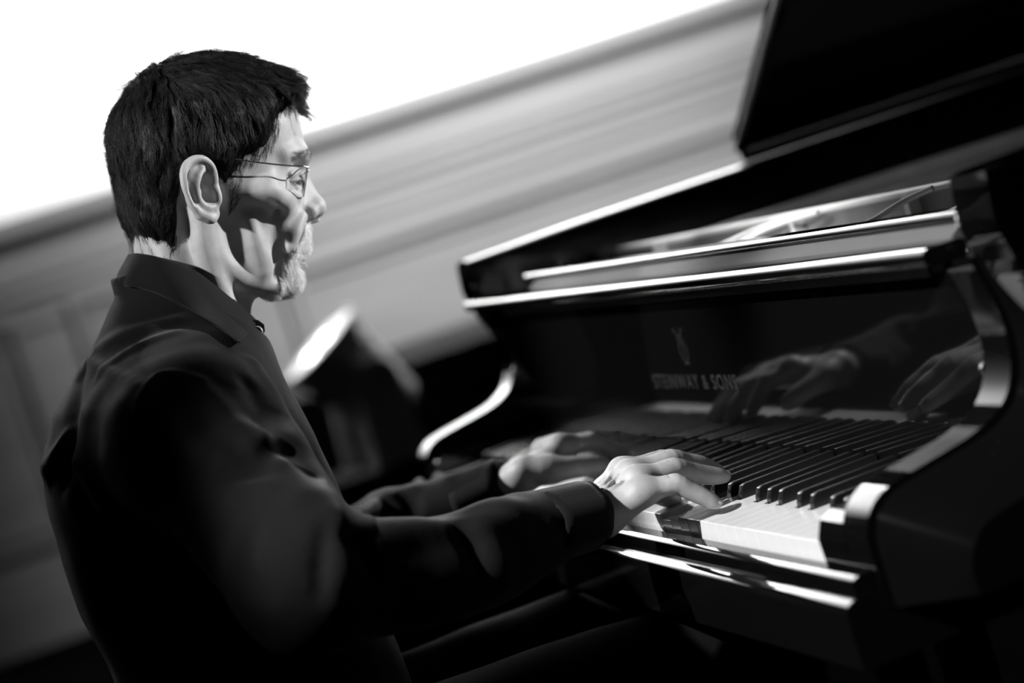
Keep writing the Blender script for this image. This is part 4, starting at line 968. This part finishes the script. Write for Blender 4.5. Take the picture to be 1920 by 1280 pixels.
for sh, el, wr in ((SHR, R_EL, RW), (SHL, L_EL, LW)):
    cuff = toward(wr, el, 0.020)
    SF.cone(sh * 0.8 + np.array([0.05, -0.37, 0.95]) * 0.2, sh + (el - sh) * 0.15, 0.062, 0.066, 0.045)
    SF.cone(sh + (el - sh) * 0.1, el, 0.066, 0.058, 0.03)
    if sh is SHR:
        SF.chain([at(570, 1085, x=.42), at(640, 1078, x=.415), at(760, 1080, x=.40), at(890, 1050, x=.375), at(980, 1006, x=.352), cuff], [0.058, 0.050, 0.045, 0.043, 0.038, 0.027], 0.02, n=3)
    else:
        SF.chain([at(560, 1100, x=-.26), at(700, 1034, x=-.22), at(830, 985, x=-.165), at(925, 935, x=-.115)], [0.056, 0.046, 0.042, 0.034], 0.02, n=3)
        SF.cone(el, el * 0.45 + cuff * 0.55, 0.058, 0.044, 0.02); SF.cone(el * 0.45 + cuff * 0.55, cuff, 0.044, 0.027, 0.02)
# folds of the near sleeve: (pixel x, y, depth plane x, radius) chains raised or pressed into the cloth
def on_cloth(px, py, out=0.0):
    """first point of the cloth met by the line of sight, moved out of (or into) the cloth"""
    d = at(px, py, x=0.0) - CAM; d /= np.linalg.norm(d); t = 1.5; 
    for _ in range(160):
        p = (CAM + d * t)[None]; inside = ((p > SF.lo) & (p < SF.lo + (np.array(SF.D.shape) - 1) * SF.h)).all()
        v = float(SF.sample(p)[0]) if inside else 0.02
        if v < 0.0004: break
        t += max(min(v, 0.01), 0.0006)
        if t > 3.2: return None
    g_ = SF.grad(p, 0.006)[0]; return p[0] + g_ * out
def fold(pts, r, k, op='add', n=5):
    P = [on_cloth(a, b_, (-0.45 if op == 'add' else 0.25) * r) for a, b_, c in pts]
    P = [q if q is not None else at(a, b_, x=c) for q, (a, b_, c) in zip(P, pts)]
    SF.chain(P, [r * 0.45, r, r, r * 0.45], k, op, n=n)
fold([(392, 850, .275), (450, 862, .305), (505, 860, .305), (545, 888, .290), (576, 935, .270)], 0.016, 0.016)
fold([(430, 880, .30), (490, 892, .335), (545, 915, .34), (590, 955, .33)], 0.010, 0.014, 'sub')
fold([(450, 935, .345), (520, 925, .375), (570, 945, .385), (608, 985, .385)], 0.022, 0.02)
fold([(440, 838, .30), (480, 845, .32), (520, 835, .30)], 0.012, 0.012, 'sub')
fold([(420, 820, .27), (470, 815, .285), (530, 822, .27), (570, 850, .25)], 0.012, 0.016)
fold([(300, 715, .285), (320, 780, .30), (370, 850, .31)], 0.006, 0.02)
fold([(380, 730, .27), (430, 790, .28), (470, 830, .28)], 0.007, 0.016)
fold([(612, 985, .43), (608, 1040, .46), (600, 1110, .47)], 0.006, 0.010, 'sub')
fold([(630, 1000, .42), (640, 1060, .455), (630, 1130, .46)], 0.009, 0.014)
fold([(655, 1012, .42), (682, 1026, .43), (700, 1080, .45)], 0.008, 0.012, 'sub')
fold([(690, 1010, .40), (760, 992, .40), (850, 985, .385)], 0.012, 0.016)
fold([(862, 985, .375), (884, 1020, .41), (900, 1070, .40)], 0.007, 0.012, 'sub')
fold([(888, 975, .375), (925, 962, .37), (985, 955, .36)], 0.017, 0.014)
fold([(880, 985, .385), (925, 978, .395), (985, 992, .39)], 0.008, 0.010)
fold([(905, 990, .40), (935, 1040, .41), (945, 1090, .40)], 0.006, 0.016)
fold([(470, 1000, .38), (455, 1060, .39), (490, 1110, .40)], 0.010, 0.018, 'sub')
# far sleeve
fold([(640, 975, -.20), (700, 945, -.19), (730, 935, -.18), (745, 960, -.17)], 0.010, 0.012)
fold([(775, 915, -.15), (800, 895, -.15), (840, 895, -.145)], 0.010, 0.012)
fold([(750, 925, -.14), (770, 935, -.13), (780, 960, -.13)], 0.006, 0.010, 'sub')
# yoke and back folds
fold([(180, 655, .10), (250, 625, .15), (330, 600, .16)], 0.006, 0.014)
fold([(190, 700, .13), (260, 650, .17), (330, 625, .175)], 0.004, 0.012)
fold([(84, 880, .08), (110, 850, .14), (135, 800, .15)], 0.010, 0.014)
fold([(92, 900, .09), (125, 900, .15), (190, 1000, .20)], 0.008, 0.014, 'sub')
fold([(150, 700, .14), (130, 800, .17), (120, 900, .17)], 0.006, 0.018, 'sub')
fold([(480, 690, .10), (540, 800, .12), (600, 900, .12), (630, 960, .10)], 0.008, 0.02)
fold([(470, 720, .17), (530, 810, .17), (580, 880, .15)], 0.008, 0.016, 'sub')
# cloth noise: low wrinkles
gx = SF.ax[0][:, None, None]; gy = SF.ax[1][None, :, None]; gz = SF.ax[2][None, None, :]
SF.D -= (NZ(gx * 16, gy * 13 + gz * 8, gz * 9 - gy * 5) * 0.0022 + NZ(gx * 34 + 5, gy * 30 + gz * 14, gz * 20 - gy * 9) * 0.0010).astype(np.float32)
# seams: yoke seam across the back, armhole seam
for pts in ([(162, 676, .12), (180, 684, .14), (215, 700, .175), (262, 722, .21)], [(258, 775, .235), (262, 745, .245), (280, 715, .243), (304, 698, .235), (340, 702, .225), (376, 712, .215)]):
    SF.chain([on_cloth(a, b_, -0.0015) if on_cloth(a, b_) is not None else at(a, b_, x=c) for a, b_, c in pts], 0.004, 0.004, 'add', n=4)
Vs, Qs = SF.mesh(); Vs = smooth_mesh(Vs, Qs, 3, 0.5)
shirt = pmesh('shirt', Vs, Qs, 'shirt')
# cuffs: slightly wider bands open towards the hand
for wr, el, dx, r0c, r1c in ((RW, R_MID[-1] * 0.6 + R_EL * 0.4, 0.0, 0.0325, 0.0300), (LW, L_MID[-1] * 0.6 + L_EL * 0.4, 0.0, 0.0310, 0.0280)):
    a = toward(wr, el, 0.062); b_ = toward(wr, el, 0.010); dd = (b_ - a) / np.linalg.norm(b_ - a)
    u = np.cross(dd, [0, 0, 1.0]); u /= np.linalg.norm(u); w = np.cross(u, dd); V = []; F = []; ns, nr = 40, 7
    for i in range(nr):
        t = i / (nr - 1)
        for j in range(ns):
            an = 2 * math.pi * j / ns; r = r0c + (r1c - r0c) * t + 0.0012 * math.sin(3 * an + 1) + 0.0008 * math.sin(7 * an)
            V.append(a + dd * (np.linalg.norm(b_ - a) * t) + (u * math.cos(an) * 1.12 + w * math.sin(an) * 0.92) * r - POFF)
    for i in range(nr - 1):
        for j in range(ns): F.append((i * ns + j, i * ns + (j + 1) % ns, (i + 1) * ns + (j + 1) % ns, (i + 1) * ns + j))
    o = pydata('cuff', V, F, 'shirt', shirt, 180); md = o.modifiers.new('s', 'SOLIDIFY'); md.thickness = 0.0022; md.offset = -1
# collar
T_ = [(241, 481, .05), (258, 480, .085), (290, 485, .112), (329, 496, .124), (372, 515, .122), (420, 550, .108), (455, 577, .088), (482, 603, .066)]
B_c = [(226, 535, .05), (238, 537, .098), (268, 545, .135), (308, 563, .152), (345, 591, .157), (382, 613, .150), (414, 635, .132), (441, 657, .106)]
Tc = catmull([at(a, b_, x=c) for a, b_, c in T_], 6); Bc = catmull([on_cloth(a, b_, 0.006) if i > 1 else at(a, b_, x=c) for i, (a, b_, c) in enumerate(B_c)], 6)
def both(C): m = C.copy(); m[:, 0] = 0.10 - m[:, 0]; return np.concatenate([m[::-1][:-1], C])
Tw, Bw = both(Tc), both(Bc); n = len(Tw)
cen = np.array([0.05, -0.315, 1.05]); rowsC = []
inn = Tw + (cen - Tw) * np.array([1, 1, 0]) * 0.045; low = inn + np.array([0, 0, -0.036]) + (inn - cen) * np.array([1, 1, 0]) * 0.02
rowsC.append(low); rowsC.append(inn * 0.5 + low * 0.5); rowsC.append(inn); 
mid = (Tw + inn) / 2 + np.array([0, 0, 0.0022]); rowsC.append(mid); rowsC.append(Tw)
for t in (0.2, 0.4, 0.6, 0.8, 1.0): rowsC.append(Tw * (1 - t) + Bw * t + (Tw - cen) * np.array([1, 1, 0]) / np.linalg.norm((Tw - cen)[:, :2], axis=1)[:, None] * (0.004 * math.sin(math.pi * t)) + np.array([0, 0, 0.0006]) * np.sin(np.linspace(0, 20, n))[:, None] * t)
V = np.concatenate(rowsC) - POFF; F = [(i * n + j, i * n + j + 1, (i + 1) * n + j + 1, (i + 1) * n + j) for i in range(len(rowsC) - 1) for j in range(n - 1)]
o = pydata('collar', V, F, 'shirt', shirt, 180); md = o.modifiers.new('s', 'SOLIDIFY'); md.thickness = 0.0026; md.offset = 0
md = o.modifiers.new('b', 'SUBSURF'); md.levels = 1; md.render_levels = 1
# stitched edge of the collar leaf
tube('collar_stitch', (Bw * 0.93 + Tw * 0.07) + (Bw - cen) * np.array([1, 1, 0]) * 0.02 - POFF, 0.0007, 'shirt', shirt, 6)
# collar band end with its button, placket down the front
tabp = [at(a + 2, b_, x=.100) for a, b_ in ((466, 598), (482, 600), (493, 608), (495, 620), (489, 632), (476, 640), (466, 640))]
V = [p - POFF for p in tabp] + [p - POFF + np.array([-0.006, 0.001, 0]) for p in tabp]; m_ = len(tabp)
pydata('collar_band', V, [tuple(range(m_))[::-1], tuple(range(m_, 2 * m_))] + [(i, (i + 1) % m_, m_ + (i + 1) % m_, m_ + i) for i in range(m_)], 'shirtdark', shirt)
bm = bmesh.new(); lathe(bm, [(0.0022, 0.0004), (0.0030, 0.0018), (0.0048, 0.0024), (0.0056, 0.0016), (0.0056, 0), (0.0020, -0.001)], at(482, 622, x=.1025) - POFF, (1, -0.25, 0.05), 24)
frombm('button', bm, 'button', shirt, 40)
pl = [at(a, b_, x=.060) for a, b_ in ((478, 640), (492, 680), (508, 720), (524, 752), (560, 800), (600, 862), (625, 920), (640, 985))]
P = catmull(pl, 4); T = np.gradient(P, axis=0); T /= np.linalg.norm(T, axis=1)[:, None]
V = []; 
for i, p in enumerate(P):
    f_ = max(0.25, 1 - i / 14); nrm = np.array([0, T[i][2], -T[i][1]]); nrm *= -np.sign(nrm[1]) * -1
    for dx, dn in ((0.014, -0.012), (0.010, 0.0015 * f_ + 0.001), (-0.016, 0.0035 * f_ + 0.001), (-0.022, -0.012)): V.append(p + np.array([dx, 0, 0]) + nrm * dn - POFF)
F = [(i * 4 + k, i * 4 + k + 1, i * 4 + 5 + k, i * 4 + 4 + k) for i in range(len(P) - 1) for k in range(3)]
pydata('placket', V, F, 'shirtdark', shirt, 60)
# trousers and shoes
TF = Field((-0.24, -0.58, 0.06), (0.33, 0.20, 0.70), 0.006)
TF.ell((0.05, -0.375, 0.60), (0.175, 0.128, 0.125), 0.03)
for hp_, kn2, an in ((HIPR, KNR, ANR), (HIPL, KNL, ANL)):
    TF.cone(hp_, kn2, 0.092, 0.066, 0.04); TF.cone(kn2, an, 0.063, 0.052, 0.03)
gx = TF.ax[0][:, None, None]; gy = TF.ax[1][None, :, None]; gz = TF.ax[2][None, None, :]
TF.D -= (NZ(gx * 12, gy * 18 + gz * 10, gz * 12) * 0.004).astype(np.float32)
V, Q = TF.mesh(); V = smooth_mesh(V, Q, 2, 0.5); trousers = pmesh('trousers', V, Q, 'trouser')
for an in (ANR, ANL):
    SH = Field(an + np.array([-0.08, -0.10, -0.11]), an + np.array([0.08, 0.24, 0.04]), 0.005)
    SH.cone(an + np.array([0, -0.02, -0.045]), an + np.array([0, 0.15, -0.060]), 0.042, 0.036, 0.02); SH.cone(an + np.array([0, 0, 0.0]), an + np.array([0, 0.02, -0.04]), 0.040, 0.042, 0.02)
    k = int((0.002 - SH.lo[2]) / 0.005); SH.D[:, :, :k + 1] = np.maximum(SH.D[:, :, :k + 1], 0.004)
    V, Q = SH.mesh(); pmesh('shoe', V, Q, 'shoe')
# ================================================================ bench under the pianist
bench = empty('piano_bench', (0.05, -0.40, 0)); tag(bench, 'black padded piano bench the pianist sits on', 'bench')
bm = bmesh.new(); bbox(bm, -0.30, 0.30, -0.17, 0.17, 0.405, 0.458); bevel(bm, 0.018, 4); frombm('cushion', bm, 'leather', bench, 50)
box('bench_frame', -0.29, 0.29, -0.16, 0.16, 0.35, 0.404, 'lacquer', bench, 0.005, 2)
for sx in (-1, 1):
    for sy in (-1, 1):
        bm = bmesh.new(); lathe(bm, [(0.016, 0), (0.020, 0.02), (0.018, 0.2), (0.026, 0.35)], (sx * 0.25, sy * 0.125, 0.0), (0, 0, 1), 8); frombm('leg', bm, 'lacquer', bench, 30)
